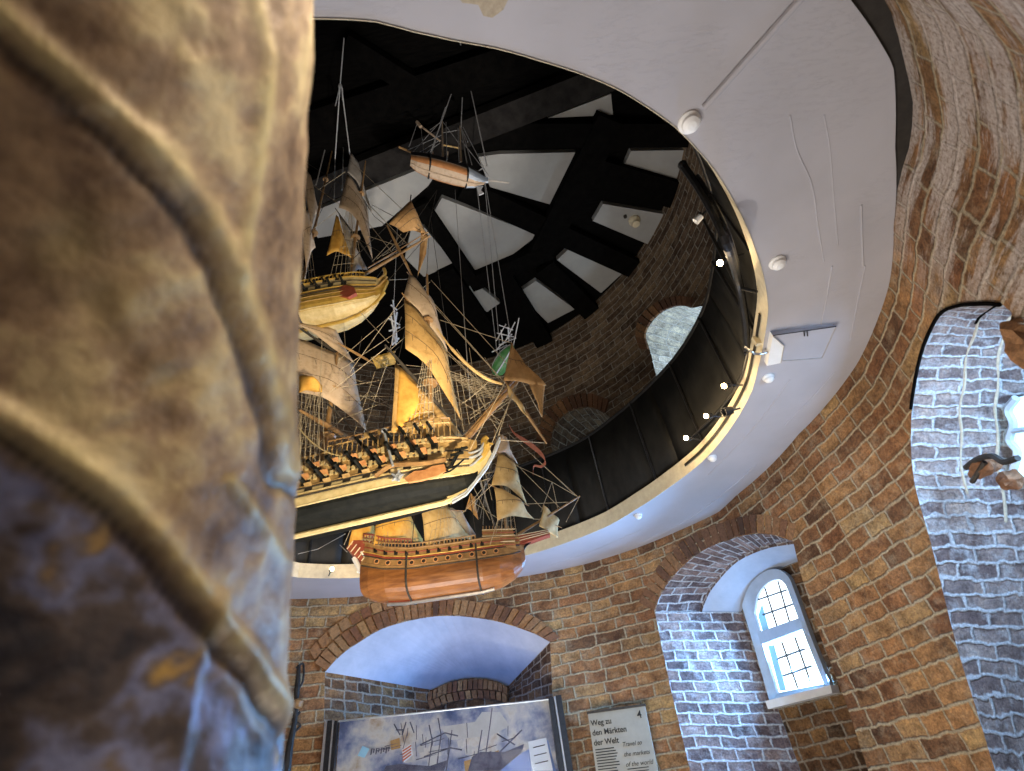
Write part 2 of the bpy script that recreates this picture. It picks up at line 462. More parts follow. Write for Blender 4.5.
ORG = {}
def put(o, parent, loc):
    COL.objects.link(o)
    if parent is not None:
        o.parent = parent
        o.location = (0, 0, 0)
        ORG[o.name] = ORG[parent.name]
    else:
        o.location = loc
        ORG[o.name] = V(loc)
    return o
def build(name, mb, mats, parent=None, loc=None, smooth=False, label=None, cat=None, group=None, kind=None, recalc=True, solid=0.0):
    if not isinstance(mats, (list, tuple)):
        mats = [mats]
    if parent is not None:
        org = ORG[parent.name]
    elif loc is not None:
        org = V(loc)
    else:
        lo = V((min(p.x for p in mb.v), min(p.y for p in mb.v), min(p.z for p in mb.v)))
        hi = V((max(p.x for p in mb.v), max(p.y for p in mb.v), max(p.z for p in mb.v)))
        org = (lo + hi) / 2
        org.z = lo.z
    me = bpy.data.meshes.new(name)
    me.from_pydata([tuple(p - org) for p in mb.v], [], mb.f)
    for m in mats:
        me.materials.append(m)
    me.polygons.foreach_set('material_index', mb.m)
    if mb.has_uv:
        ul = me.uv_layers.new(name='UVMap')
        for l in me.loops:
            ul.data[l.index].uv = mb.uv[l.vertex_index]
    if recalc:
        import bmesh
        bm = bmesh.new()
        bm.from_mesh(me)
        bmesh.ops.recalc_face_normals(bm, faces=bm.faces)
        bm.to_mesh(me)
        bm.free()
    if smooth:
        me.polygons.foreach_set('use_smooth', [True] * len(me.polygons))
    me.update()
    o = bpy.data.objects.new(name, me)
    put(o, parent, org)
    if solid:
        md = o.modifiers.new('thickness', 'SOLIDIFY')
        md.thickness = solid
        md.offset = 0
    tag(o, label, cat, group, kind)
    return o
def tag(o, label=None, cat=None, group=None, kind=None):
    if label: o['label'] = label
    if cat: o['category'] = cat
    if group: o['group'] = group
    if kind: o['kind'] = kind
    return o
def thing(name, loc, label, cat, group=None):
    o = bpy.data.objects.new(name, None)
    o.empty_display_size = 0.1
    put(o, None, V(loc))
    return tag(o, label, cat, group)
def crom(pts, n=6):
    """Catmull-Rom through points"""
    pts = [V(p) for p in pts]
    if len(pts) < 3:
        return pts
    P = [pts[0] * 2 - pts[1]] + pts + [pts[-1] * 2 - pts[-2]]
    out = []
    for i in range(1, len(P) - 2):
        for k in range(n):
            t = k / n
            a, b, c, d = P[i - 1], P[i], P[i + 1], P[i + 2]
            out.append(0.5 * ((2 * b) + (c - a) * t + (2 * a - 5 * b + 4 * c - d) * t * t + (3 * b - a - 3 * c + d) * t ** 3))
    out.append(pts[-1])
    return out
def resample(pts, n):
    pts = [V(p) for p in pts]
    L = [0]
    for a, b in zip(pts, pts[1:]):
        L.append(L[-1] + (b - a).length)
    out = []
    for i in range(n):
        d = L[-1] * i / (n - 1)
        k = 0
        while k < len(L) - 2 and L[k + 1] < d:
            k += 1
        t = (d - L[k]) / max(1e-9, L[k + 1] - L[k])
        out.append(pts[k].lerp(pts[k + 1], min(1, max(0, t))))
    return out
def arclen(pts):
    L = [0]
    for a, b in zip(pts, pts[1:]):
        L.append(L[-1] + (V(b) - V(a)).length)
    return L
def az(px, py):
    """wall point of a pixel as (angle, height), on the true wall radius"""
    R = RO
    for _ in range(4):
        P = oncyl(px, py, R)
        R = rwall(ang(P))
    return ang(P), P.z
def wallpt(a, z, off=0.0):
    return pol(a, rwall(a) - off, z)
def smooth2(pts, n=5):
    return [(p.x, p.y) for p in crom([V((a, b, 0)) for a, b in pts], n)]

# ------------------------------------------------------------------ openings in the walls
A_SEAM = 200.0
def inside(p, poly):
    x, y = p
    r = False
    for i in range(len(poly)):
        (x0, y0), (x1, y1) = poly[i - 1], poly[i]
        if (y0 > y) != (y1 > y) and x < (x1 - x0) * (y - y0) / (y1 - y0) + x0:
            r = not r
    return r
def wall(name, z0, z1, openings, mats, radius, near=None):
    a0, a1 = A_SEAM - 360, A_SEAM
    pts, edges = [], []
    def chain(c):
        o = len(pts)
        pts.extend(V((a * RO * pi / 180, z)) for a, z in c)
        edges.extend((o + i, o + (i + 1) % len(c)) for i in range(len(c)))
    nu, nz = 180, max(6, int((z1 - z0) / 0.12))
    border = [(a0 + (a1 - a0) * i / nu, z0) for i in range(nu)] + [(a1, z0 + (z1 - z0) * j / nz) for j in range(nz)] \
        + [(a1 - (a1 - a0) * i / nu, z1) for i in range(nu)] + [(a0, z1 - (z1 - z0) * j / nz) for j in range(nz)]
    chain(border)
    polys = []
    for op in openings:
        chain(op)
        polys.append([(a * RO * pi / 180, z) for a, z in op])
    for i in range(1, nu):
        for j in range(1, nz):
            p = ((a0 + (a1 - a0) * i / nu) * RO * pi / 180, z0 + (z1 - z0) * j / nz)
            if not any(inside(p, q) for q in polys):
                pts.append(V(p))
    vs, es, fs = delaunay_2d_cdt(pts, edges, [], 0, 1e-5)[:3]
    mb = MB()
    keep, mi = [], []
    for f in fs:
        c = (sum(vs[k].x for k in f) / 3, sum(vs[k].y for k in f) / 3)
        if not any(inside(c, q) for q in polys):
            keep.append(tuple(f))
            a = c[0] / (RO * pi / 180)
            mi.append(1 if near and near(a, c[1]) else 0)
    P3, uv = [], []
    for v in vs:
        a = v.x / (RO * pi / 180)
        P3.append(pol(a, radius(a), v.y))
        uv.append((v.x, v.y))
    mb.add(P3, keep, mi, uv)
    return build(name, mb, mats, kind='structure', recalc=False, loc=(CX, CY, z0))

# window recess
ROT = 40.0
WN = V((math.cos(rad(ROT)), math.sin(rad(ROT)), 0))
WT = V((-WN.y, WN.x, 0))
def wplane(px, py, D):
    return onplane(px, py, V((CX, CY, 0)) + WN * D, WN)
def wloc(s, z, D):
    return V((CX, CY, 0)) + WN * D + WT * s + V((0, 0, z))
arch_o = smooth2([az(*p) for p in [(655,612),(660,597),(672,578),(690,560),(712,546),(738,537),(766,534),(793,541)]])
jl = [az(690, 770), az(681, 732), az(672, 694), az(663, 652)]
jr = [az(801, 575), az(820, 635), az(845, 700), az(868, 770)]
win_open = [(jl[0][0] + 0.6, 1.0)] + jl + arch_o + jr + [(jr[-1][0] + 1, 1.0)]
# alcove behind the display case
alc_arch = smooth2([az(*p) for p in [(325,672),(338,658),(355,645),(390,626),(440,616),(490,620),(530,632),(550,642)]])
alc_open = [(119.3, 0.5), az(323, 771), az(324, 722)] + alc_arch + [az(552, 680), az(553, 705), az(558, 771), (77.4, 0.5)]
# near niche at the right
nich = smooth2([az(*p) for p in [(995,770),(975,705),(955,640),(930,540),(914,480),(911,430),(915,388),(925,345),(940,315),(960,305),(985,303),(1002,304)]], 4)
nich_open = [(18.0, 1.0)] + nich + [az(1012, 313), az(1009, 328), az(1016, 352), (-30.0, 2.5), (-36.0, 2.3), (-38.0, 1.0)]
def close(op):
    return op
lower = wall('wall_inner', 0.0, ZS + 0.02, [win_open, alc_open, nich_open], [M_brick], rwall)

# upper storey
ZR = 5.72
def azu(px, py):
    P = oncyl(px, py, RO)
    return ang(P), P.z
up1 = smooth2([azu(*p) for p in [(656,375),(650,350),(646,335),(652,322),(664,311),(680,306),(692,308)]], 4)
up1 = up1 + [(up1[-1][0] - 4, up1[-1][1] - 0.15), (up1[-1][0] - 5, 3.6)] + [(up1[0][0], 3.6)]
up2 = smooth2([azu(*p) for p in [(551,444),(556,425),(570,412),(590,408),(606,414)]], 4)
up2 = up2 + [(up2[-1][0] - 2, up2[-1][1] - .2), (up2[-1][0] - 2, 3.5), (up2[0][0], 3.5)]
wall('wall_upper', ZS + 0.02, ZR + 0.1, [up1, up2], [M_brick_up], lambda a: RO)

def reveal(name, outer, inner, mat, segs=4, flip=False):
    mb = MB()
    L = arclen(outer)
    rows, uvs = [], []
    for k in range(segs + 1):
        t = k / segs
        rows.append([o.lerp(i, t) for o, i in zip(outer, inner)])
        uvs.append([((o - i).length * t, l) for o, i, l in zip(outer, inner, L)])
    mb.grid(rows, 0, uvs)
    return build(name, mb, mat, kind='structure', recalc=False)
def backwall(name, pts, mat, uaxis):
    mb = MB()
    pts = [V(p) for p in pts]
    tris = tessellate_polygon([pts])
    mb.add(pts, [tuple(t) for t in tris], 0, [(p.dot(uaxis), p.z) for p in pts])
    return build(name, mb, mat, kind='structure', recalc=False)
def voussoirs(name, inner, outer, n, mat, out=0.018, deep=0.07, radius=rwall, rows=1):
    """brick-on-edge arch ring on the wall between two (angle, height) curves"""
    mb = MB()
    I = resample([V((a, b * 24, 0)) for a, b in inner], n + 1)
    O = resample([V((a, b * 24, 0)) for a, b in outer], n + 1)
    for i in range(n):
        for r in range(rows):
            g = 0.07 + random.random() * 0.05
            q = []
            for t, s in ((g, r), (1 - g, r), (1 - g, r + 1), (g, r + 1)):
                s = (s + (0.05 if s == r else -0.04)) / rows
                p0, p1 = I[i].lerp(I[i + 1], t), O[i].lerp(O[i + 1], t)
                p = p0.lerp(p1, s)
                q.append((p.x, p.y / 24))
            o = out + random.uniform(-0.006, 0.006)
            f = [pol(a, radius(a) - o, z) for a, z in q]
            b = [pol(a, radius(a) + deep, z) for a, z in q]
            mb.add(f + b, [(0, 1, 2, 3), (0, 4, 5, 1), (1, 5, 6, 2), (2, 6, 7, 3), (3, 7, 4, 0)])
    return build(name, mb, mat, kind='structure')

# --- window recess geometry
o_arch = [wallpt(a, z) for a, z in arch_o]
n_a = len(o_arch)
mid = resample(crom([wplane(x, y, 2.56) for x, y in [(700,612),(704,600),(712,585),(735,560),(765,546),(793,541)]]), n_a)
bk_arch = resample(crom([wplane(x, y, 2.75) for x, y in [(741,612),(748,598),(760,583),(778,570),(800,560)]]), n_a)
reveal('trim_1', o_arch, mid, M_brick_rev, 3)
# small step then the plastered soffit
step = [p + (V((CX, CY, p.z)) + WN * 2.56 - p).normalized() * 0.0 + V((0, 0, -0.02)) for p in mid]
reveal('trim_2', mid, step, M_brick_rev, 1)
reveal('trim_3', step, bk_arch, M_plaster, 4)
jl_w = [wallpt(a, z) for a, z in [(jl[0][0] + 0.6, 1.0)] + jl + arch_o[:1]]
jl_b = [wplane(858, 945, 2.75)] + [wplane(x, y, 2.75) for x, y in [(800,770),(786,732),(772,694),(757,652),(742,612)]]
jl_b[0] = V((jl_b[1].x, jl_b[1].y, 1.0))
reveal('trim_4', jl_w, jl_b, M_brick_rev, 4)
jr_w = [wallpt(a, z) for a, z in arch_o[-1:] + jr + [(jr[-1][0] + 1, 1.0)]]
jr_b = [bk_arch[-1] + WN * 0.0] + [wplane(x, y, 2.75) for x, y in [(806,590),(826,640),(852,705),(876,771)]]
jr_b = [bk_arch[-1]] + [wloc(-0.33, z, 2.75) for z in (2.5, 2.2, 1.9, 1.5, 1.0)]
reveal('trim_5', jr_w, jr_b, M_brick_rev, 3)
bpts = jl_b + bk_arch + jr_b[1:]
WB = 2.75
backwall('wall_recess', [p + WN * 0.004 for p in bpts], M_brick_alc, WT)
mb = MB(); mb.add([jl_w[0], jl_b[0], jr_b[-1], jr_w[-1]], [(0, 1, 2, 3)]); build('trim_6', mb, M_mortar, kind='structure')
arch_oo = smooth2([az(*p) for p in [(638,603),(646,586),(660,563),(682,541),(708,526),(738,517),(768,514),(797,524)]])
voussoirs('trim_7', arch_o, arch_oo, 24, M_vous_dark, out=0.006)

# --- window_1 (frame, glazing bars, panes, sill)
win = bpy.data.objects.new('window_1', None)
put(win, None, wplane(790, 640, WB))
win['kind'] = 'structure'
WD = WB - 0.03
def wp(px, py, d=0.0):
    return wplane(px, py, WB) - WN * d
fr_out = [(775,705),(760,653),(746,606)] + [(p.x, p.y) for p in crom([V(q + (0,)) for q in [(746,606),(753,587),(767,573),(781,570),(792,577),(798,590)]], 4)][1:] + [(816,640),(837,692)]
fr_in = [(780,693),(767,650),(757,613)] + [(p.x, p.y) for p in crom([V(q + (0,)) for q in [(757,613),(761,594),(771,583),(781,580),(788,585),(793,597)]], 4)][1:] + [(810,642),(827,684)]
assert len(fr_out) == len(fr_in)
mb = MB()
O_, I_ = [wp(*p) for p in fr_out], [wp(*p) for p in fr_in]
k = len(O_)
O2, I2 = [p - WN * 0.05 for p in O_], [p - WN * 0.035 for p in I_]
for i in range(k):
    j = (i + 1) % k
    mb.add([O2[i], O2[j], I2[j], I2[i], O_[i], O_[j], I_[j], I_[i]], [(0, 1, 2, 3), (0, 4, 5, 1), (3, 2, 6, 7)])
build('frame', mb, M_frame, win)
# meeting rail
mb = MB()
P = [wp(760,633,.008), wp(806,617,.008), wp(809,628,.008), wp(763,645,.008)]
mb.prism(P, -WN * 0.03)
build('meeting_rail', mb, M_frame, win)
glass = MB(); pl = [wp(*p) for p in fr_in]
glass.prism([p - WN * 0.002 for p in pl], -WN * 0.004)
build('pane', glass, M_day, win)
side = MB()   # bluish reflection on the left panes, drawn as glowing strips
side.prism([wp(759,616,.008), wp(763,604,.008), wp(770,630,.008), wp(765,636,.008)], -WN * 0.004)
side.prism([wp(769,646,.008), wp(775,645,.008), wp(787,690,.008), wp(781,691,.008)], -WN * 0.004)
build('pane_reflection', side, M_dayside, win)
def bar(a, b):
    m = MB()
    m.tube([wp(*a, .014), wp(*b, .014)], 0.006, 4)
    build('glazing_bar', m, M_steel_dark, win)
M_steel_dark = noise_mat('lead_bar', (0.05, 0.06, 0.07), (0.1, 0.11, 0.12), 20, 0.5, bump=0)
for a, b in [((766,588),(779,629)), ((779,581),(791,623)), ((759,600),(788,590)), ((764,615),(795,604)),
             ((783,642),(799,688)), ((796,637),(812,683)), ((778,659),(806,649)), ((784,676),(813,666))]:
    bar(a, b)
mb = MB()
mb.prism([wp(773,701,.0), wp(838,685,.0), wp(840,693,.0), wp(776,709,.0)], -WN * 0.09)
build('sill', mb, M_white, win)

# --- display alcove
RB = 2.8
o_a = [wallpt(a, z) for a, z in alc_arch]
n_a = len(o_a)
b_a = resample(crom([oncyl(x, y, RB) for x, y in [(432,690),(450,682),(475,678),(495,681),(508,686)]]), n_a)
reveal('trim_8', o_a, b_a, M_plaster, 5)
lw = [wallpt(119.3, 0.5), wallpt(*az(323, 771)), wallpt(*az(324, 722)), o_a[0]]
lb_x = b_a[0]
lb = [V((lb_x.x, lb_x.y, z)) for z in (0.5, 1.9, 2.2)] + [b_a[0]]
reveal('trim_9', lw, lb, M_brick_alc, 4)
rw = [o_a[-1], wallpt(*az(552, 680)), wallpt(*az(553, 705)), wallpt(*az(558, 771)), wallpt(77.4, 0.5)]
rb_x = b_a[-1]
rb = [b_a[-1]] + [V((rb_x.x, rb_x.y, z)) for z in (2.35, 2.2, 1.8, 0.5)]
reveal('trim_10', rw, rb, M_brick_alc, 4)
backwall('wall_alcove', lb + b_a[1:-1] + rb, M_brick_alc, V((1, 0, 0)))
alc_out1 = smooth2([az(*p) for p in [(313,664),(326,648),(346,631),(384,611),(438,600),(495,604),(538,618),(561,638)]])
voussoirs('trim_11', alc_arch, alc_out1, 34, M_vous)
alc_out2 = smooth2([az(*p) for p in [(308,652),(320,637),(342,620),(372,604),(402,596)]])
alc_mid2 = smooth2([az(*p) for p in [(314,662),(326,647),(346,630),(376,614),(404,606)]])
voussoirs('trim_12', alc_mid2, alc_out2, 9, M_vous, out=0.012)
def ring_back(name, lo, hi, n):
    voussoirs(name, [(ang(p), p.z) for p in lo], [(ang(p), p.z) for p in hi], n, M_vous, out=0.05, deep=0.02, radius=lambda a: RB)
c_hi = crom([oncyl(x, y, RB) for x, y in [(428,694),(448,684),(474,680),(497,683),(508,688)]])
c_lo = crom([oncyl(x, y, RB) for x, y in [(427,703),(448,695),(474,691),(497,692),(508,696)]])
c_lo2 = crom([oncyl(x, y, RB) for x, y in [(430,711),(450,704),(474,700),(497,701),(508,705)]])
ring_back('trim_13', c_lo, c_hi, 16)
ring_back('trim_14', c_lo2, c_lo, 13)

# --- near niche
o_n = [wallpt(a, z) for a, z in [(18.0, 1.0)] + nich]
px_b = [(1075,770),(1062,705),(1050,640),(1040,540),(1034,480),(1030,430),(1028,388),(1029,345),(1032,322),(1040,308),(1052,300),(1065,296)]
b_n0 = crom([oncyl(x, y, 2.85) for x, y in px_b], 4)
b_n = [V((b_n0[0].x, b_n0[0].y, 1.0))] + b_n0
reveal('trim_15', o_n, b_n, M_brick_niche, 6)
nr = [wallpt(*q) for q in nich[-1:] + [az(1012, 313), az(1009, 328), az(1016, 352), (-30.0, 2.5), (-36.0, 2.3), (-38.0, 1.0)]]
nrb = [b_n[-1]] + [pol(a, 2.85, z) for a, z in [(-26, 2.75), (-28, 2.7), (-29, 2.65), (-31, 2.55), (-33, 2.3), (-33, 1.0)]]
reveal('trim_16', nr, nrb, M_brick_niche, 4)
back_n = b_n + nrb[1:]
backwall('wall_niche', back_n, M_brick_rev, V((0, 1, 0)))
# open joints along the niche soffit
for k_, (tt, a_, b_, r_, m_) in enumerate(((0.40, -14, -2, .006, M_darkwood), (0.42, 16, -12, .007, M_mortar), (0.72, 14, -8, .008, M_mortar))):
    mb = MB()
    q = [o.lerp(i_, tt + .012 * math.sin(j * 1.3)) for j, (o, i_) in enumerate(zip(o_n, b_n))][a_:b_]
    mb.tube(q, [r_ * (.5 + .5 * abs(math.sin(j * .7 + 1))) for j in range(len(q))], 6)
    build('trim_%d' % (24 + k_), mb, m_, kind='structure')
mb = MB()
mb.tube([wallpt(a, z, .006) for a, z in nich[22:]], 0.007, 6)
build('trim_27', mb, M_darkwood, kind='structure')
# raised brick edge along the niche
nich_o = [(a + (1.7 if i < 18 else 1.2), z + (0.0 if i < 20 else 0.045)) for i, (a, z) in enumerate(nich)]

# --- upper windows
for i, (op, cut) in enumerate(((up1, 25), (up2, 17))):
    oo = [pol(a, RO, z) for a, z in op]
    ca = sum(a for a, z in op) / len(op)
    ii = [pol(ca + (a - ca) * 0.72, RO + 0.42, z - 0.02) for a, z in op]
    mt = brick_mat('whitewashed_brick', [(0.5, 0.5, 0.5), (0.62, 0.62, 0.62), (0.7, 0.7, 0.7)], (0.66, 0.66, 0.66)) if i == 0 else M_brick_up
    reveal('trim_%d' % (17 + i), oo + oo[:1], ii + ii[:1], mt, 3)
    backwall('wall_loft' if i == 0 else 'wall_loft.001', ii, mt, V((1, 0, 0)))
v1i = up1[2:cut]
v1o = smooth2([azu(*p) for p in [(641,350),(636,335),(640,318),(656,303),(676,296),(694,297)]], 4)
voussoirs('trim_19', up1[4:25], v1o, 14, M_vous_dark, radius=lambda a: RO)
v2o = smooth2([azu(*p) for p in [(536,440),(544,416),(562,399),(588,393),(610,400)]], 4)
voussoirs('trim_20', up2[:17], v2o, 15, M_vous_dark, radius=lambda a: RO)

# ------------------------------------------------------------------ floor, gallery, roof
mb = MB()
mb.lathe([(3.0, -0.12), (3.0, 0.0)], (CX, CY, 0), (0, 0, 1), 64)
build('floor', mb, M_floor, kind='structure', loc=(CX, CY, -0.12))
NA = 360
mb = MB()
A = [i * 360 / NA for i in range(NA)]
rows = [[pol(a, rin(a), ZS) for a in A], [pol(a, rout(a) * .5 + rin(a) * .5, ZS) for a in A], [pol(a, rout(a) - 0.002, ZS) for a in A],
        [pol(a, rout(a) - 0.002, ZS + 0.09) for a in A], [pol(a, rin(a), ZS + 0.09) for a in A]]
rows = [r + r[:1] for r in rows]
mb.grid(rows[:3]); mb.grid(rows[2:4]); mb.grid(rows[3:5])
slab = build('ceiling', mb, M_ceil, kind='structure', loc=(CX, CY, ZS))
mb = MB()
rr = [[pol(a, rin(a), ZS - 0.004) for a in A], [pol(a, rin(a) - 0.002, ZS - 0.004) for a in A], [pol(a, rin(a) - 0.002, ZS + 0.105) for a in A], [pol(a, rin(a) + 0.03, ZS + 0.105) for a in A]]
mb.grid([r + r[:1] for r in rr])
build('trim_21', mb, M_cream, kind='structure', loc=(CX, CY, ZS))
# dark slot in the cream fascia
mb = MB()
aa = [i for i in range(-14, 29)]
mb.grid([[pol(a, rin(a) - 0.009, ZS + 0.045) for a in aa], [pol(a, rin(a) - 0.009, ZS + 0.062) for a in aa]])
build('trim_22', mb, M_port, kind='structure', solid=0.004)
# black gap between gallery and wall
mb = MB()
aa = [-60 + i * 0.5 for i in range(0, 96)]
mb.grid([[pol(a, rout(a) - 0.004, ZS + 0.012) for a in aa], [pol(a, rwall(a) + 0.01, ZS + 0.004) for a in aa]])
build('trim_23', mb, M_port, kind='structure')

# roof
mb = MB()
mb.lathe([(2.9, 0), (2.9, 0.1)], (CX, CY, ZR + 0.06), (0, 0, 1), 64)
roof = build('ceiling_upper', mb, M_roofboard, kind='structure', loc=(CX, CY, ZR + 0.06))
panels = [[(478,157),(500,154),(595,152),(566,209),(490,187)], [(442,198),(538,235),(478,281),(432,215)], [(412,225),(425,228),(454,263),(424,277),(405,258)],
          [(300,216),(312,212),(370,189),(430,165),(437,173),(428,186),(382,226),(318,238)], [(536,281),(575,309),(548,323),(518,293)], [(571,247),(625,271),(601,293),(557,260)],
          [(603,204),(681,217),(652,246),(593,221)], [(631,151),(702,150),(714,184),(690,181),(622,171)], [(611,94),(613,115),(548,118)], [(474,282),(500,303),(487,312),(456,290)]]
for p in panels:
    mb = MB()
    mb.prism([onz(x, y, ZR) for x, y in p], V((0, 0, 0.07)))
    build('plaster_panel', mb, M_panel, roof)
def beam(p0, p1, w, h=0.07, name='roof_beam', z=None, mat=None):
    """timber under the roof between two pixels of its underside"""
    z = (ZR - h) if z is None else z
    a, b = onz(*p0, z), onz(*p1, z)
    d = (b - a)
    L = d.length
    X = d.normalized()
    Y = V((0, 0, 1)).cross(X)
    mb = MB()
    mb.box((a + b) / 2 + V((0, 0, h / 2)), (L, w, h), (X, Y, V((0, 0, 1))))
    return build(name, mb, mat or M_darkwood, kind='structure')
M_litbeam = noise_mat('lit_timber', (0.012, 0.011, 0.011), (0.03, 0.028, 0.026), 9, 1.0, bump=0.2, spec=0.05)  # paler copy of the beam timber, the light on it put into the colour
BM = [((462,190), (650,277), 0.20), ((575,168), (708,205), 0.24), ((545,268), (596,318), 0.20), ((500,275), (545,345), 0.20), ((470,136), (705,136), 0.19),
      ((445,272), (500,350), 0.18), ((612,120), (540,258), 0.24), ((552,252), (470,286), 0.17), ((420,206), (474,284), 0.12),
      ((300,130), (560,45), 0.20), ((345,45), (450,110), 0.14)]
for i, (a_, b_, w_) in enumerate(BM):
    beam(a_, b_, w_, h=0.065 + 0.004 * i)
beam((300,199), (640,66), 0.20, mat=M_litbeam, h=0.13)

# balustrade of the gallery
bal = thing('gallery_balustrade', (CX, CY, ZS + 0.1), 'black curved balustrade around the round opening above the cream gallery edge', 'balustrade')
def btop(a):
    a = (a + 180) % 360 - 180
    return 3.9 if a > 25 or a < -60 else 3.62 + (a + 60) / 85 * 0.28 if a < 25 else 3.9
for k in range(12):
    aa = [k * 30 + i * 2 for i in range(16)]
    mb = MB()
    mb.grid([[pol(a, rin(a) + 0.03, ZS + 0.10) for a in aa], [pol(a, rin(a) + 0.036 + 0.006 * math.sin(a * 1.7), ZS + 0.45) for a in aa], [pol(a, rin(a) + 0.03, btop(a)) for a in aa]])
    build('panel', mb, M_black, bal, solid=0.012, smooth=True)
for k in range(24):
    a = k * 15 + 7
    mb = MB()
    mb.tube([pol(a, rin(a) + 0.015, ZS + 0.1), pol(a, rin(a) + 0.015, btop(a))], 0.008, 6)
    build('post', mb, M_blackmetal, bal)
mb = MB()
aa = [i * 3 for i in range(121)]
mb.tube([pol(a, rin(a) + 0.03, btop(a)) for a in aa], 0.016, 8)
build('top_rail', mb, M_blackmetal, bal)

# curved lamp track inside the opening
trk = thing('lamp_track', oncyl(745, 320, 1.72), 'curved black lamp track running down inside the right edge of the round opening', 'lamp track')
tp = crom([oncyl(x, y, R) for x, y, R in [(684,167,1.62),(700,190,1.65),(716,219,1.69),(728,248,1.72),(737,278,1.74),(743,308,1.76),(746,338,1.775),(744,362,1.78),(735,388,1.785),(718,412,1.79),(690,440,1.795)]], 6)
mb = MB(); mb.tube(tp[:40], 0.016, 8); build('rail', mb, M_blackmetal, trk)
mb = MB(); mb.tube([p + (V((CX, CY, p.z)) - p).normalized() * -0.02 + V((0, 0, 0.02)) for p in tp[4:]], 0.008, 6); build('conductor', mb, M_blackmetal, trk)
mb = MB(); mb.lathe([(0.0, 0), (0.018, 0.0), (0.02, 0.02), (0.014, 0.03)], tp[0], (tp[0] - tp[2]), 10); build('end_cap', mb, M_blackmetal, trk)
for px_ in [(757,292), (745,345), (700,213)]:
    q = oncyl(*px_, 1.8)
    n = min(tp, key=lambda p: (p - q).length)
    mb = MB(); mb.tube([q, n], 0.008, 6); build('bracket', mb, M_blackmetal, trk)

# cable from the fascia to the box
cab = MB()
cab.tube(crom([onz(745,347,ZS+.02), onz(752,352,ZS-.02), onz(760,354,ZS-.022), onz(772,351,ZS-.02)]), 0.006, 6)
build('power_cable', cab, M_steel, label='grey cable bridging the gallery edge to the white fitting box', cat='cable')
clip = MB()
q = oncyl(758, 340, 1.79)
clip.box(oncyl(757,341,1.79), (0.03, 0.02, 0.05))
build('cable_clip', clip, M_cream, label='cream cable clip on the gallery edge beside the white fitting box', cat='clip')

# lit bulbs
bulb_px = [((720,263), 'lit bulb highest on the curved lamp track, by the small right beam'),
           ((724,386), 'lit bulb on the black balustrade, uppermost of the row of three'),
           ((706,416), 'lit bulb on the black balustrade, middle of the row of three'),
           ((686,438), 'lit bulb on the black balustrade, lowest of the row of three'),
           ((332,569), 'lit bulb on the gallery edge left of the red-brown ship stern')]
for (x, y), lab in bulb_px:
    R = 1.70
    p = oncyl(x, y, R)
    inw = (V((CX, CY, p.z)) - p).normalized()
    t = thing('spotlight', p, lab, 'lamp', 'lit bulbs around the round opening')
    mb = MB(); mb.lathe([(0.002, -0.015), (0.01, -0.011), (0.014, 0), (0.01, 0.011), (0.002, 0.015)], p, (0, 0, 1), 12); build('bulb', mb, M_bulb, t, smooth=True)
    mb = MB(); mb.lathe([(0.012, 0), (0.014, 0.02), (0.008, 0.03)], p - inw * 0.012, -inw, 10); build('socket', mb, M_blackmetal, t)
    mb = MB(); mb.tube([p - inw * 0.04, p - inw * 0.10 + V((0, 0, -0.01))], 0.004, 6); build('arm', mb, M_blackmetal, t)
    ld = bpy.data.lights.new('bulb_light', 'POINT')
    ld.energy = 2.2; ld.color = (1.0, 0.72, 0.4); ld.shadow_soft_size = 0.02
    lo = bpy.data.objects.new('bulb_light', ld); COL.objects.link(lo); lo.location = p + inw * 0.045
# unlit lamps
def dark_lamp(p, d, lab, mat, s=1.0):
    t = thing('spotlight', p, lab, 'lamp')
    mb = MB(); mb.lathe([(0.012*s, -0.02*s), (0.02*s, -0.015*s), (0.024*s, 0.03*s), (0.02*s, 0.03*s), (0.01*s, 0.0)], p, d, 14); build('lamp_head', mb, mat, t)
    mb = MB(); mb.tube([p, p - V(d).normalized() * 0.07], 0.005, 6); build('arm', mb, M_blackmetal, t)
p = oncyl(729, 411, 1.74)
dark_lamp(p, (V((CX, CY, p.z - .3)) - p).normalized(), 'black unlit lamp head over the cream gallery edge beside the bulbs', M_blackmetal, 1.1)
p = oncyl(699, 218, 1.7)
dark_lamp(p, (V((CX, CY, p.z)) - p).normalized() + V((0, 0, -0.4)), 'small white unlit lamp beside the end of a roof beam', M_white, 0.7)

# domes, conduit, box and scars on the gallery soffit
caps = [((689,122), 0.036, 'largest round white cover at the end of the surface conduit'), ((777,262), 0.034, 'round white cover nearest above the wedge-shaped fitting box'),
        ((768,377), 0.030, 'round white cover just below the wedge-shaped fitting box'), ((712,457), 0.028, 'round white cover below the black lamp head'),
        ((638,515), 0.028, 'round white cover lowest on the gallery soffit')]
for (x, y), r, lab in caps:
    p = onz(x, y, ZS)
    mb = MB(); mb.lathe([(r, 0.004), (r, -0.006), (r * 0.8, -0.012), (r * 0.75, -0.022), (r * 0.4, -0.03), (0.001, -0.032)], p, (0, 0, 1), 24)
    build('ceiling_cover', mb, M_white, label=lab, cat='cover', group='round covers on the gallery soffit', smooth=False, loc=p)
p = onz(628, 500, ZS + .05)
mb = MB(); mb.tube([onz(810,-12,ZS-.006), onz(800,0,ZS-.006), onz(752,54,ZS-.006), onz(704,108,ZS-.006)], 0.011, 8)
build('conduit', mb, M_ceil, label='painted conduit across the soffit ending at the large round cover', cat='conduit')
bx = thing('fitting_box', onz(802, 345, ZS - .04), 'flat white wedge-shaped fitting box screwed to the gallery soffit', 'box')
A4 = [onz(773,336,ZS-.035), onz(836,327,ZS-.035), onz(824,356,ZS-.035), onz(785,361,ZS-.035)]
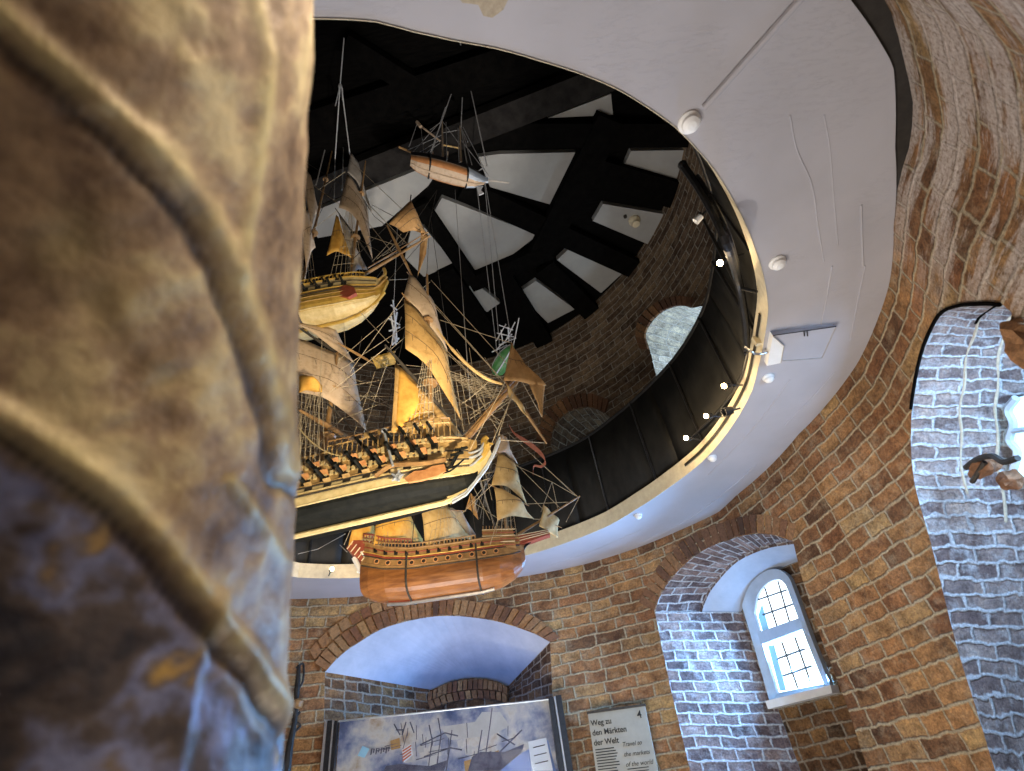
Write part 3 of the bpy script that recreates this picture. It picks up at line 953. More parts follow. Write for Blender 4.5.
mb = MB(); mb.prism([onz(773,336,ZS-.03), onz(836,327,ZS-.02), onz(822,358,ZS-.02), onz(783,361,ZS-.03)], V((0, 0, 0.03))); build('body', mb, M_ceil, bx)
mb = MB(); mb.prism([onz(773,336,ZS-.034), onz(784,346,ZS-.034), onz(781,363,ZS-.034), onz(767,366,ZS-.034)], V((0, 0, 0.034))); build('front_plate', mb, M_white, bx)
mb = MB()
for x in (804, 807):
    mb.tube([onz(x,331,ZS-.034), onz(x+.5,336,ZS-.034)], 0.003, 4)
mb.tube([onz(773,335.5,ZS-.032), onz(836,326.5,ZS-.024)], 0.003, 4)
build('hinge', mb, M_port, bx)
mb = MB(); mb.tube([onz(836,327,ZS-.022), onz(822,358,ZS-.022), onz(783,361,ZS-.032)], 0.0025, 4); mb.tube([onz(773,336,ZS-.035), onz(784,346,ZS-.036), onz(781,363,ZS-.036)], .0025, 4); build('edge_strip', mb, M_sail_grey, bx)
mb = MB()
c = [onz(x, y, ZS + .002) for x, y in [(452,-14),(462,2),(478,4),(483,15),(492,17),(503,9),(512,-10)]]
mb.prism(c, V((0, 0, -0.008)))
build('plaster_scar', mb, M_mortar, label='rough beige scar of bare plaster in the soffit near the near edge', cat='plaster patch')
# raised seams and cracks in the soffit
def seam(pts, r=0.0025):
    mb = MB(); mb.tube(crom([onz(x, y, ZS - 0.0005) for x, y in pts]), r, 5)
    build('soffit_seam', mb, M_ceil, slab)
seam([(790,115),(797,150),(812,185),(818,225),(824,262)]); seam([(824,115),(830,150),(834,200),(838,245)])
seam([(861,205),(862,240),(863,266)], 0.004); seam([(865,266),(858,300),(850,340)], 0.003)
seam([(708,475),(735,448),(762,418),(790,380)], 0.003); seam([(640,545),(690,518),(730,488),(756,465)], 0.003)
seam([(835,372),(810,400),(785,425)], 0.0025); seam([(832,266),(826,300),(820,330)], 0.004)
seam([(600,560),(640,543),(662,532)], 0.002); seam([(548,566),(590,552),(640,530)], 0.002)

# fire detector on the roof plaster
t = thing('smoke_detector', onz(634, 220, ZR), 'round pale detector on the small white roof panel', 'detector')
mb = MB(); p = onz(634, 220, ZR); mb.lathe([(0.055, 0.0), (0.055, -0.025), (0.04, -0.05), (0.036, -0.075), (0.01, -0.08)], p, (0, 0, 1), 18); build('body', mb, M_cream, t)
mb = MB(); mb.lathe([(0.016, 0), (0.016, -0.02)], onz(625, 216, ZR), (0, 0, 1), 12); build('knob', mb, M_port, t)

# ------------------------------------------------------------------ model ships
class Ship:
    """local frame: x forward, y to starboard, z up, origin on the keel"""
    def __init__(s, px, dist, head, label, tilt=0.0):
        s.O = at(px[0], px[1], dist)
        a = rad(head)
        f = V((math.cos(a), math.sin(a), 0)); s.s = V((math.sin(a), -math.cos(a), 0))
        t = rad(tilt)
        s.f = f * math.cos(t) + V((0, 0, math.sin(t)))
        s.u = s.s.cross(s.f) * 1.0
        if s.u.z < 0: s.u = -s.u
        s.root = thing('model_ship', s.O, label, 'model ship')
    def w(s, x, y, z):
        return s.O + s.f * x + s.s * y + s.u * z
    def py(s, px, py, y):
        return onplane(px, py, s.O + s.s * y, s.s)
    def loc(s, P):
        d = P - s.O
        return d.dot(s.f), d.dot(s.s), d.dot(s.u)
    def lp(s, px, py, y):
        return s.loc(s.py(px, py, y))
    def part(s, name, mb, mat, parent=None, **kw):
        return build(name, mb, mat, parent or s.root, **kw)

PROF = [(0.0, 0.0), (0.25, 0.005), (0.5, 0.02), (0.72, 0.06), (0.87, 0.12), (0.96, 0.2), (1.0, 0.3), (1.0, 0.42), (0.98, 0.52), (0.955, 0.62), (0.93, 0.72), (0.91, 0.82), (0.9, 0.91), (0.9, 1.0)]
def st_interp(st, x):
    if x <= st[0][0]: return st[0][1:]
    for a, b in zip(st, st[1:]):
        if a[0] <= x <= b[0]:
            t = (x - a[0]) / (b[0] - a[0])
            return tuple(p + (q - p) * t for p, q in zip(a[1:], b[1:]))
    return st[-1][1:]
def prof_y(h):
    for (y0, h0), (y1, h1) in zip(PROF, PROF[1:]):
        if h0 <= h <= h1:
            return y0 + (y1 - y0) * (h - h0) / (h1 - h0)
    return 0.9
def hull(sh, st, bands, mats, name='hull'):
    """st: (x, keel z, rail z, half beam); bands: list of (top fraction, material index)"""
    xs = []
    for a, b in zip(st, st[1:]):
        n = max(2, int((b[0] - a[0]) / 0.03))
        xs += [a[0] + (b[0] - a[0]) * i / n for i in range(n)]
    xs.append(st[-1][0])
    def mi(h):
        for top, m in bands:
            if h <= top: return m
        return bands[-1][1]
    mb = MB()
    hs = sorted(set([h for _, h in PROF] + [t + e for t, _ in bands[:-1] for e in (-0.004, 0.004)]))
    for side in (1, -1):
        rows = []
        for x in xs:
            k, r, w = st_interp(st, x)
            rows.append([sh.w(x, side * w * prof_y(h), k + (r - k) * h) for h in hs])
        n = len(hs)
        vs = [p for r_ in rows for p in r_]
        fs, ms = [], []
        for i in range(len(rows) - 1):
            for j in range(n - 1):
                q = (i * n + j, i * n + j + 1, (i + 1) * n + j + 1, (i + 1) * n + j)
                fs.append(q if side > 0 else q[::-1]); ms.append(mi((hs[j] + hs[j + 1]) / 2))
        mb.add(vs, fs, ms)
    # transom and deck
    for x in (xs[0],):
        k, r, w = st_interp(st, x)
        loop = [sh.w(x, w * prof_y(h), k + (r - k) * h) for h in hs] + [sh.w(x, -w * prof_y(h), k + (r - k) * h) for h in hs[::-1]]
        mb.add(loop, [tuple(range(len(loop)))], len(mats) - 1)
    dk = [[sh.w(x, sg * st_interp(st, x)[2] * 0.9, st_interp(st, x)[0] + (st_interp(st, x)[1] - st_interp(st, x)[0]) * 0.84) for sg in (1, -1)] for x in xs]
    mb.grid(dk, len(mats) - 1)
    return sh.part(name, mb, mats, smooth=False)
def hp(sh, st, x, h, out=0.0, side=1):
    k, r, w = st_interp(st, x)
    return sh.w(x, side * (w * prof_y(h) + out), k + (r - k) * h)
def wale(sh, st, x0, x1, h, r, mat, hullo, name='wale', both=True):
    mb = MB()
    n = 26
    for sd in ((1, -1) if both else (1,)):
        mb.tube([hp(sh, st, x0 + (x1 - x0) * i / n, h if not callable(h) else h(i / n), r * 0.4, sd) for i in range(n + 1)], r, 5)
    return sh.part(name, mb, mat, hullo)
def ports(sh, st, xs, h, w, ht, hullo, lid=True, gun=0.05, gr=0.008, lidmat=None):
    for x in xs:
        c = hp(sh, st, x, h, 0.001)
        c2 = hp(sh, st, x, h + 0.05, 0.001)
        up = (c2 - c).normalized()
        X = sh.f
        Nn = X.cross(up)
        if Nn.dot(sh.s) < 0: Nn = -Nn
        mb = MB(); mb.box(c, (w, ht, 0.006), (X, up, Nn))
        p = sh.part('gunport', mb, M_port)
        if lid:
            mb = MB()
            d = (Nn * 0.85 + up * 0.5).normalized()
            e = X
            b0 = c + up * (ht / 2)
            mb.prism([b0 - e * w * .5, b0 + e * w * .5, b0 + e * w * .5 + d * ht, b0 - e * w * .5 + d * ht], d.cross(e) * 0.003)
            sh.part('port_lid', mb, lidmat or M_lid, p)
        if gun:
            mb = MB(); mb.tube([c - Nn * 0.01, c + Nn * gun * .5, c + Nn * gun * 0.93, c + Nn * gun * 0.94, c + Nn * gun], [gr, gr * .85, gr * .7, gr * 1.0, gr * .95], 8)
            sh.part('cannon', mb, M_hullblack, p)
def mast(sh, base, top, r, mat=None, name='mast'):
    mb = MB()
    mb.tube([base, base.lerp(top, .5), top], [r, r * .8, r * .45], 8)
    # doublings and tops
    for t, rr in ((0.36, 2.6), (0.70, 1.9)):
        c = base.lerp(top, t)
        mb.lathe([(r * rr, -r * .5), (r * rr * 1.15, 0), (r * rr * .4, r * .8)], c, top - base, 10)
    return sh.part(name, mb, mat or M_spar)
def yard(sh, a, b, r, mat=None, parent=None, name='yard'):
    mb = MB()
    a, b = V(a), V(b)
    mb.tube([a, a.lerp(b, .3), a.lerp(b, .5), a.lerp(b, .7), b], [r * .5, r, r * 1.15, r, r * .5], 7)
    return sh.part(name, mb, mat or M_spar, parent)
def sail(sh, corners, mat, bulge=0.06, foot=0.12, side=0.0, seams=2, parent=None, n=9, name='sail', nrm=None, head=0.0):
    """corners TL, TR, BR, BL as 3-D points; the foot is hollowed and the middle bellied"""
    TL, TR, BR, BL = [V(c) for c in corners]
    nn = (TR - TL + BR - BL).cross(BL - TL + BR - TR)
    nn = nn.normalized() if nn.length > 1e-9 else sh.f
    ref = nrm if nrm is not None else sh.f
    if nn.dot(ref) < 0: nn = -nn
    size = ((TR - TL).length + (BR - BL).length) / 2
    rows = []
    for i in range(n + 1):
        v = i / n
        row = []
        for j in range(n + 1):
            u = j / n
            vv = v * (1 - foot * math.sin(pi * u) * v)
            if head: vv = vv + head * math.sin(pi * u) * (1 - v)
            a, b = TL.lerp(BL, vv), TR.lerp(BR, vv)
            uu = u + side * math.sin(pi * v) * (0.5 - u) * 2
            p = a.lerp(b, uu)
            q = math.sin(pi * min(1, max(0, u))) ** 0.8 * math.sin(pi * (0.15 + 0.8 * v)) ** 0.9
            p += nn * (bulge * size * 2.2 * q)
            p += nn * 0.004 * math.sin(9 * u + 5 * v)
            row.append(p)
        rows.append(row)
    mb = MB(); mb.grid(rows)
    so = sh.part(name, mb, mat, parent, solid=0.003, smooth=True)
    for k in range(seams):
        i = int((k + 1) * n / (seams + 1))
        mb = MB(); mb.tube([p + nn * 0.003 for p in rows[i]], 0.0016, 4)
        for j in range(1, n, 2):
            mb.tube([rows[i][j] + nn * .003, rows[i][j].lerp(rows[min(n, i + 2)][j], .5) + nn * 0.003], 0.001, 3)
        sh.part('reef_line', mb, M_seam, so)
    return so
def line(sh, a, b, r=0.0018, mat=None, sag=0.0, name='stay', parent=None):
    a, b = V(a), V(b)
    mb = MB()
    pts = [a, b] if not sag else [a.lerp(b, t / 8) - V((0, 0, 1)) * (sag * 4 * (t / 8) * (1 - t / 8)) for t in range(9)]
    mb.tube(pts, r, 4)
    return sh.part(name, mb, mat or M_rig, parent)
def shrouds(sh, top, feet, rungs=8, r=0.0016, mat=None, parent=None):
    mb = MB()
    top = V(top)
    feet = [V(f) for f in feet]
    tp = [top + (f - top) * 0.03 for f in feet]
    for t, f in zip(tp, feet): mb.tube([t, f], r, 4)
    for k in range(1, rungs):
        t = k / rungs
        mb.tube([a.lerp(b, t) for a, b in zip(tp, feet)], r * .7, 3)
    return sh.part('shrouds', mb, mat or M_rig, parent)
def railing(sh, st, x0, x1, h0, h1, step, mat, hullo, side=1, r=0.0028, name='rail'):
    mb = MB()
    n = max(2, int((x1 - x0) / step))
    xs = [x0 + (x1 - x0) * i / n for i in range(n + 1)]
    top = [hp(sh, st, x, 1.0, 0, side) + sh.u * (h1) for x in xs]
    bot = [hp(sh, st, x, 1.0, 0, side) + sh.u * (h0) for x in xs]
    mb.tube(top, r * 1.4, 5); mb.tube(bot, r, 5)
    for a, b in zip(bot, top): mb.tube([a, b], r, 4)
    return sh.part(name, mb, mat, hullo)

# ================= the large black and cream ship
B = Ship((300, 533), 2.3, -8, 'largest model ship, black-bottomed with cream band, rows of cannon and golden sails')
stB = [(-0.80, .05, .34, .075), (-.6, .0, .30, .11), (-.3, .0, .25, .13), (0, 0, .225, .135), (.3, 0, .215, .135), (.45, 0, .22, .128), (.56, .0, .225, .112), (.64, .005, .228, .086), (.70, .02, .23, .052), (.735, .04, .23, .02), (.75, .06, .23, .004)]
hB = hull(B, stB, [(.17, 0), (.34, 1), (.50, 2), (1.0, 3)], [M_hullblack, M_hullcream, M_hullcream, M_hullochre, M_spar])
for h, r, m in ((.18, .004, M_hullcream), (.345, .0045, M_rigdark), (.40, .004, M_hullcream), (.50, .0045, M_rigdark), (.53, .004, M_hullochre), (.70, .004, M_rigdark), (.74, .004, M_hullochre), (.93, .005, M_hullochre), (1.0, .006, M_hullochre)):
    wale(B, stB, -.78, .72, h, r, m, hB)
mb = MB(); mb.tube([B.w(x, 0, z) for x, z in [(-.75, .03), (-.6, -.008), (0, -.01), (.6, -.014), (.66, .0)]], 0.011, 6); B.part('keel', mb, M_hullcream)
cut = [(448,502),(462,496),(474,479),(484,468),(492,456),(490,449),(484,459),(474,466),(464,476),(455,486),(446,492)]
mb = MB(); mb.prism([B.py(x, y, .008) for x, y in cut], -B.s * 0.016); B.part('cutwater', mb, M_hullcream)
mb = MB()
for dz in (0, 0.012):
    mb.tube([B.py(x, y, .009) + B.u * dz for x, y in [(452,503),(466,495),(478,480),(487,468),(495,453),(500,440)]], 0.0045, 6)
B.part('stem_moulding', mb, M_greyblue)
# carved head rails sweeping to the figurehead
for k, (y0, pts) in enumerate([(.05, [(450,450),(458,456),(468,458),(478,455),(484,448)]), (.045, [(449,446),(459,452),(470,453),(480,449),(485,441)]), (.05, [(447,461),(458,466),(470,466),(482,456)])]):
    mb = MB(); mb.tube(crom([B.py(x, y, y0 * (1 - i / 5)) for i, (x, y) in enumerate(pts)]), 0.006 - k * .001, 7)
    B.part('head_rail', mb, M_greyblue)
mb = MB()
fg = crom([B.py(x, y, 0.0) for x, y in [(478,464),(482,459),(485,452),(486,446),(484,441),(487,437)]], 4)
nf = len(fg)
mb.tube(fg, [0.010 + 0.008 * math.sin(pi * i / (nf - 1)) for i in range(nf)], 8)
mb.lathe([(0.001, -.012), (.009, -.006), (.011, 0), (.008, .008), (.001, .012)], B.py(485, 439, 0.0), B.u, 10)
mb.tube([B.py(484,447,0), B.py(489,443,.02), B.py(493,444,.02)], .004, 6)
B.part('figurehead', mb, M_gold)
mb = MB()
mb.tube(crom([B.py(x, y, .14) for x, y in [(375,476),(390,466),(405,464),(425,463),(446,459)]]), 0.010, 6)
B.part('anchor_channel', mb, M_spar)
# anchor: shank, crown arms and ring
def anchor(pt, d, e, L):
    mb = MB()
    mb.tube([pt, pt + d * L], .004, 6)
    mb.tube(crom([pt + d * (L * .75) - e * L * .45, pt + d * L * 1.02 - e * L * .25, pt + d * L * 1.08, pt + d * L * 1.02 + e * L * .25, pt + d * (L * .75) + e * L * .45]), .0035, 6)
    mb.tube([pt + d * L * .1 - e * L * .3, pt + d * L * .1 + e * L * .3], .006, 6)
    B.part('anchor', mb, M_hullblack)
anchor(B.py(462, 447, .12), (B.py(452, 466, .12) - B.py(462, 447, .12)).normalized(), B.f, .085)
anchor(B.py(458, 452, .13), (B.py(447, 470, .13) - B.py(458, 452, .13)).normalized(), B.f, .085)
mb = MB(); c = B.py(398, 477, .142)
mb.lathe([(.016, 0), (.018, .004), (.010, .008), (.006, .004)], c, B.s, 14)
for k in range(5): mb.tube([c + B.s * .004, c + B.s * .008 + (B.f * math.cos(k * 1.26) + B.u * math.sin(k * 1.26)) * .025], .004, 5)
B.part('carved_rosette', mb, M_greyblue)
mb = MB(); mb.prism([B.py(x, y, .136) for x, y in [(404,478),(414,471),(424,470),(432,466),(444,464),(446,471),(436,476),(420,480),(408,482)]], -B.s * 0.012); B.part('painted_panel', mb, M_lid)
xs = [-.72 + .08 * i for i in range(17)]
ports(B, stB, xs[:17], .595, .034, .030, hB, gun=.075, gr=.0095)
ports(B, stB, [x + .04 for x in xs[:17]], .83, .03, .028, hB, gun=.075, gr=.009)
ports(B, stB, [x + .02 for x in xs[:16]], .44, .03, .022, hB, lid=True, gun=0, lidmat=M_hullochre)
for hh in (.705, .955):
    mb = MB()
    for i in range(60):
        x = -.74 + .0232 * i
        c = hp(B, stB, x, hh, .004)
        mb.box(c, (.013, .010, .018 + .008 * (i % 2)), (B.f, B.s, B.u))
    B.part('carved_band', mb, M_hullcream, hB)
railing(B, stB, -.78, .15, .0, .045, .03, M_hullochre, hB)
railing(B, stB, .15, .66, .0, .075, .022, M_hullochre, hB)
railing(B, stB, .15, .66, .075, .10, .03, M_spar, hB)
railing(B, stB, -.78, .66, .0, .05, .04, M_hullochre, hB, side=-1)
# deck clutter: hatches, boat, small guns, pin rails
mb = MB()
for i in range(60):
    x = -.6 + i * .0205
    k_, r_, w_ = st_interp(stB, x)
    for sd in (-1, 1):
        mb.box(B.w(x, sd * random.uniform(.2, .8) * w_, r_ + random.uniform(-.01, .06)), (random.uniform(.008, .025), random.uniform(.008, .03), random.uniform(.01, .05)), (B.f, B.s, B.u))
B.part('deck_fittings', mb, M_hullochre)
for i, x in enumerate([.30, .36, .42, .48, .54, .59]):
    p0 = hp(B, stB, x, 1.0, 0) + B.u * .05
    mb = MB(); mb.tube([p0 - B.s * .02, p0 + B.s * .05], [.007, .006], 7); B.part('swivel_gun', mb, M_hullblack)
    q = hp(B, stB, x + .025, 1.0, .004) + B.u * .085
    mb = MB(); mb.box(q, (.026, .01, .022), (B.f, B.s, B.u)); B.part('shield', mb, M_hullochre)
# foremast
fx, _, fz = B.lp(431, 445, 0.0)
ftop = B.py(429, 274, 0.0)
fm = mast(B, B.w(fx, 0, .15), V((B.w(fx, 0, 0).x, B.w(fx, 0, 0).y, ftop.z)), .013)
yard(B, B.py(402,293,.12), B.py(449,356,-.12), .006)
yard(B, B.py(385,345,.18), B.py(466,437,-.16), .009, M_rigdark)
yard(B, B.py(407,272,.05), B.py(437,309,-.05), .005)
sail(B, [B.py(409,274,.05), B.py(435,306,-.05), B.py(447,351,-.10), B.py(404,296,.10)], M_sail_pale, .05, .08, seams=1)
sail(B, [B.py(404,299,.10), B.py(447,353,-.10), B.py(460,420,-.13), B.py(406,348,.13)], M_sail, .05, .14, seams=2)
sail(B, [B.py(395,363,.13), B.py(462,436,-.13), B.py(459,449,-.12), B.py(392,432,.14)], M_sail, .03, .06, seams=1)
sail(B, [B.py(397,368,.12), B.py(420,392,.04), B.py(428,431,.03), B.py(395,431,.13)], M_sail_orange, .10, .10, seams=0)
# main mast, its sails and yards
mx = B.lp(325, 445, 0.0)[0]
mast(B, B.w(mx, 0, .15), B.w(mx, 0, .98), .015)
sail(B, [B.py(282,322,.16), B.py(336,330,-.02), B.py(354,364,-.10), B.py(296,322,.12)], M_sail_pale, .03, .04, seams=1)
sail(B, [B.py(283,335,.16), B.py(353,363,-.10), B.py(366,431,-.14), B.py(300,392,.14)], M_sail_pale, .05, .12, seams=2)
yard(B, B.py(290,322,.15), B.py(357,366,-.11), .007, M_rigdark)
yard(B, B.py(299,410,.17), B.py(360,444,-.14), .011)
yard(B, B.py(322,397,.1), B.py(362,440,-.13), .004, M_rigdark)
sail(B, [B.py(299,377,.15), B.py(322,386,.10), B.py(322,393,.10), B.py(299,392,.15)], M_sail_orange, .25, .0, seams=0, name='furled_sail')
yard(B, B.py(338,343,.10), B.py(378,366,-.06), .006)
# fighting top: wooden platform
mb = MB(); q = [B.py(x, y, yy) for x, y, yy in [(372,357,.05),(394,351,.0),(396,362,-.05),(377,367,.0)]]
mb.prism(q, -B.u * .014); B.part('fighting_top', mb, M_hullyellow)
# bowsprit with spritsail and spritsail topmast
b0, b1 = B.py(455, 452, 0), B.py(521, 377, 0)
mb = MB(); mb.tube([b0, b1], .014, 8, r1=.008); mb.tube([b0 + B.u * .02, b1 + B.u * .025], .006, 6); bs = B.part('bowsprit', mb, M_spar)
yard(B, B.py(505,381,.02), B.py(547,444,-.17), .007)
sail(B, [B.py(511,343,.06), B.py(513,350,.02), B.py(546,386,-.06), B.py(504,380,.05)], M_sail_brown, .04, .0, seams=1)
sail(B, [B.py(513,352,.02), B.py(545,384,-.06), B.py(542,418,-.08), B.py(536,398,-.05)], M_sail_brown, .03, .0, seams=0)
sail(B, [B.py(506,384,.02), B.py(524,408,-.05), B.py(528,418,-.06), B.py(509,396,.0)], M_sail_tan, .03, .0, seams=0, name='furled_sail')
mb = MB(); mb.tube(crom([B.py(x, y, yy) for x, y, yy in [(437,329,.18),(452,349,.15),(470,367,.12),(487,379,.09),(502,384,.05)]]), [.004] * 6 + [.007] * 13 + [.006] * 6, 7); B.part('furled_sail', mb, M_sail_tan)
# rigging
fr = fm
for xa, xb, top in ((fx - .06, fx + .05, (430, 330)), (mx - .08, mx + .05, (325, 345))):
    tpt = B.py(top[0], top[1], 0)
    for sd in (1, -1):
        feet = [hp(B, stB, xa + (xb - xa) * i / 5, 1.0, .01, sd) + B.u * .03 for i in range(6)]
        shrouds(B, tpt, feet, 12)
for (p, q) in [((431,280,0),(520,378,0)), ((431,300,0),(505,383,0)), ((431,335,0),(495,398,0)), ((325,380,0),(430,310,0)), ((325,372,0),(430,282,0)), ((326,390,0),(428,372,0)),
               ((447,353,-.1),(500,404,0)), ((462,436,-.14),(503,402,0)), ((449,356,-.12),(512,390,0)), ((404,296,.11),(350,372,.05)), ((387,347,.16),(330,392,.1)), ((466,437,-.15),(480,430,0)),
               ((358,366,-.1),(390,358,.1)), ((360,444,-.14),(388,360,.1)), ((300,410,.16),(300,465,.15)), ((322,340,.1),(318,450,.14)), ((520,378,0),(488,452,0)), ((515,384,0),(492,455,0)), ((546,443,-.17),(500,440,0)), ((505,382,.05),(470,450,.05)),
               ((511,343,.06),(440,320,0)), ((545,386,-.06),(521,378,0)), ((542,417,-.06),(521,380,0)), ((437,309,-.05),(502,380,0)), ((340,420,.0),(390,400,.0)), ((372,400,0),(392,370,0)), ((360,395,0),(400,412,0)), ((352,440,0),(375,372,0))]:
    line(B, B.py(*p), B.py(*q), .0016)
for i in range(9):
    line(B, B.py(446 + i * 3, 372 + i * 2.5, -.02), B.py(496 + i * 2.5, 384 + i * 2, 0), .001, sag=.012)
for i in range(7):
    line(B, B.py(450 + i * 5, 372, -.04), B.py(458 + i * 6, 438 - i * 5, -.02), .0014)
for i in range(5):
    line(B, B.py(470, 415 + i * 4, -.03), B.py(514, 386 + i * 3, 0), .001)
for i in range(22):
    a_ = (random.uniform(335, 400), random.uniform(335, 420)); b_ = (a_[0] + random.uniform(-45, 60), a_[1] + random.uniform(-40, 40))
    line(B, B.py(*a_, random.uniform(-.1, .1)), B.py(min(500, b_[0]), b_[1], random.uniform(-.1, .1)), .0013, None if i % 3 else M_rigdark)
for i in range(16):
    a_ = (random.uniform(440, 490), random.uniform(345, 410)); b_ = (random.uniform(480, 516), random.uniform(375, 430))
    line(B, B.py(*a_, random.uniform(-.08, .04)), B.py(*b_, random.uniform(-.06, .02)), .0011, sag=.01)
# standing lines by the sculpture side
for i in range(6):
    line(B, B.py(302 + i * 4, 392, .14), B.py(300 + i * 5, 466, .14), .0014)
line(B, B.py(299,428,.15), B.py(342,456,.12), .003, M_hullcream, sag=.03)
mb = MB(); c0 = B.py(384, 431, .15); mb.tube([c0, B.py(393, 466, .15)], .005, 6); mb.lathe([(.001, -.01), (.012, -.004), (.012, .006), (.001, .012)], c0, B.u, 10)
B.part('lantern_post', mb, M_greyblue)
# stern pieces beside the sculpture: rudder and windows
mb = MB(); mb.box(B.w(-.815, 0, .12), (.02, .012, .24), (B.f, B.s, B.u)); B.part('rudder', mb, M_hullblack)

# ================= red-brown warship below
R = Ship((416, 600), 2.6, 2, 'red-brown varnished model warship hanging lowest, across the lower edge of the white gallery')
stR = [(-.245, .055, .285, .07), (-.2, .03, .265, .095), (-.12, .01, .225, .115), (0, 0, .20, .122), (.2, 0, .195, .122), (.32, .0, .20, .115), (.40, .012, .205, .095), (.46, .035, .21, .065), (.50, .07, .215, .03), (.52, .11, .22, .005)]
hR = hull(R, stR, [(.50, 0), (.72, 1), (.80, 2), (1.0, 1)], [M_varnish, M_spar, M_reddeck, M_spar])
for h, r, m in ((.50, .003, M_rigdark), (.56, .003, M_spar), (.72, .003, M_rigdark), (.80, .003, M_gold), (.9, .003, M_reddeck), (1.0, .004, M_spar)):
    wale(R, stR, -.24, .5, h, r, m, hR)
mb = MB(); mb.tube([R.w(x, 0, z) for x, z in [(-.13, .0), (-.05, -.008), (.3, -.008), (.36, -.002)]], .009, 6); R.part('keel', mb, M_steel)
mb = MB(); mb.prism([R.py(x, y, .006) for x, y in [(386,596),(389,603),(414,601),(416,596),(392,586)]], -R.s * .012); R.part('stern_post', mb, M_reddeck)
for x in (-.02, .30):
    mb = MB()
    q = [hp(R, stR, x, h, .003, 1) for h in (.9, .6, .42, .3, .2, .12, .06, .02)] + [R.w(x, 0, st_interp(stR, x)[0] - .004)] + [hp(R, stR, x, h, .003, -1) for h in (.02, .06, .2, .42, .9)]
    mb.tube(q, .005, 6); R.part('sling_strap', mb, M_rigdark)
ports(R, stR, [-.16 + .055 * i for i in range(11)], .64, .018, .017, hR, lid=False, gun=.0)
for i in range(11):
    x = -.16 + .055 * i
    c = hp(R, stR, x, .64, .002); mb = MB(); mb.lathe([(.013, 0), (.013, .004), (.009, .004), (.009, 0)], c, R.s, 8); R.part('port_frame', mb, M_lid)
ports(R, stR, [-.17 + .05 * i for i in range(11)], .86, .016, .014, hR, lid=False, gun=.022, gr=.004)
railing(R, stR, -.24, .30, .0, .022, .016, M_spar, hR)
railing(R, stR, -.24, .0, .022, .045, .016, M_reddeck, hR)
railing(R, stR, -.24, .46, .0, .03, .02, M_spar, hR, side=-1)
# stern gallery, striped, overhanging to the left
mb = MB()
q0 = [R.lp(x, y, .07) for x, y in [(346,548),(352,540),(372,541),(376,560),(366,566)]]
mb.prism([R.w(x, .07, z) for x, y, z in q0], -R.s * .14)
sg = R.part('stern_gallery', mb, M_reddeck)
for i in range(6):
    a0, a1 = R.py(347 + i * 3.6, 549 + i * 3.0, .073), R.py(353 + i * 3.6, 541 + i * 3.2, .073)
    mb = MB(); mb.tube([a0, a1], .0025, 5); R.part('gallery_bar', mb, M_cream, sg)
mb = MB()
mb.tube([R.py(354,558,.05), R.py(361,572,.05)], .012, 7); mb.tube([R.py(357,572,.05), R.py(366,566,.06)], .006, 6); mb.tube([R.py(361,552,.07), R.py(371,566,.07)], .004, 6)
R.part('stern_carving', mb, M_card)
# raised forecastle with striped sides
mb = MB()
fc = [R.lp(x, y, .075) for x, y in [(482,530),(513,530),(516,546),(484,549)]]
mb.prism([R.w(x, .075, z) for x, y, z in fc], -R.s * .15); fo = R.part('forecastle', mb, M_spar)
for i in range(6):
    mb = MB(); mb.tube([R.py(482, 530 + i * 3.1, .078), R.py(515, 529 + i * 3.0, .078)], .0022, 5); R.part('moulding', mb, M_reddeck if i % 2 else M_cream, fo)
for i in range(10):
    mb = MB(); mb.tube([R.py(483 + i * 3.2, 530, .078), R.py(483 + i * 3.2, 526, .078)], .0022, 4); R.part('baluster', mb, M_spar, fo)
# beakhead: long striped platform to the right
mb = MB(); mb.prism([R.py(x, y, .02) for x, y in [(514,536),(548,529),(550,534),(530,541),(516,546)]], -R.s * .04); bh = R.part('beakhead', mb, M_reddeck)
for i in range(3):
    mb = MB(); mb.tube([R.py(514, 536 + i * 3, .022), R.py(549, 529.5 + i * 1.6, .022)], .002, 5); R.part('beak_moulding', mb, M_cream, bh)
mb = MB(); mb.tube(crom([R.py(x, y, 0) for x, y in [(502,582),(514,572),(521,560),(524,548),(531,541)]]), .006, 7); R.part('stem', mb, M_hullblack)
# masts, yards, sails
def Rm(x, y0, ytop, r=.009):
    xx = R.lp(x, y0, 0)[0]
    top = R.py(x, ytop, 0)
    z = R.loc(top)[2]
    return mast(R, R.w(xx, 0, .14), R.w(xx, 0, z), r)
Rm(507, 535, 428); Rm(443, 548, 440); Rm(385, 550, 470)
sail(R, [R.py(500,435,.03), R.py(506,438,-.02), R.py(517,464,-.06), R.py(497,453,.06)], M_sail_pale, .06, .22, seams=0)
sail(R, [R.py(498,454,.06), R.py(515,466,-.06), R.py(526,504,-.08), R.py(492,485,.09)], M_sail_tan, .10, .16, seams=1)
sail(R, [R.py(494,488,.09), R.py(519,503,-.07), R.py(533,519,-.10), R.py(498,520,.09)], M_sail_tan, .10, .10, seams=1)
for a, b in (((495,451,.08),(518,466,-.08)), ((489,484,.11),(529,506,-.10)), ((499,434,.04),(507,438,-.03))):
    yard(R, R.py(*a), R.py(*b), .0045)
sail(R, [R.py(421,510,.10), R.py(449,508,-.06), R.py(471,539,-.10), R.py(426,546,.10)], M_sail_tan, .08, .06, seams=1)
sail(R, [R.py(449,508,-.06), R.py(462,512,-.10), R.py(476,536,-.12), R.py(470,540,-.10)], M_sail_grey, .06, .06, seams=0)
sail(R, [R.py(376,516,.09), R.py(409,512,-.06), R.py(423,542,-.10), R.py(374,545,.10)], M_sail_orange, .10, .04, seams=1)
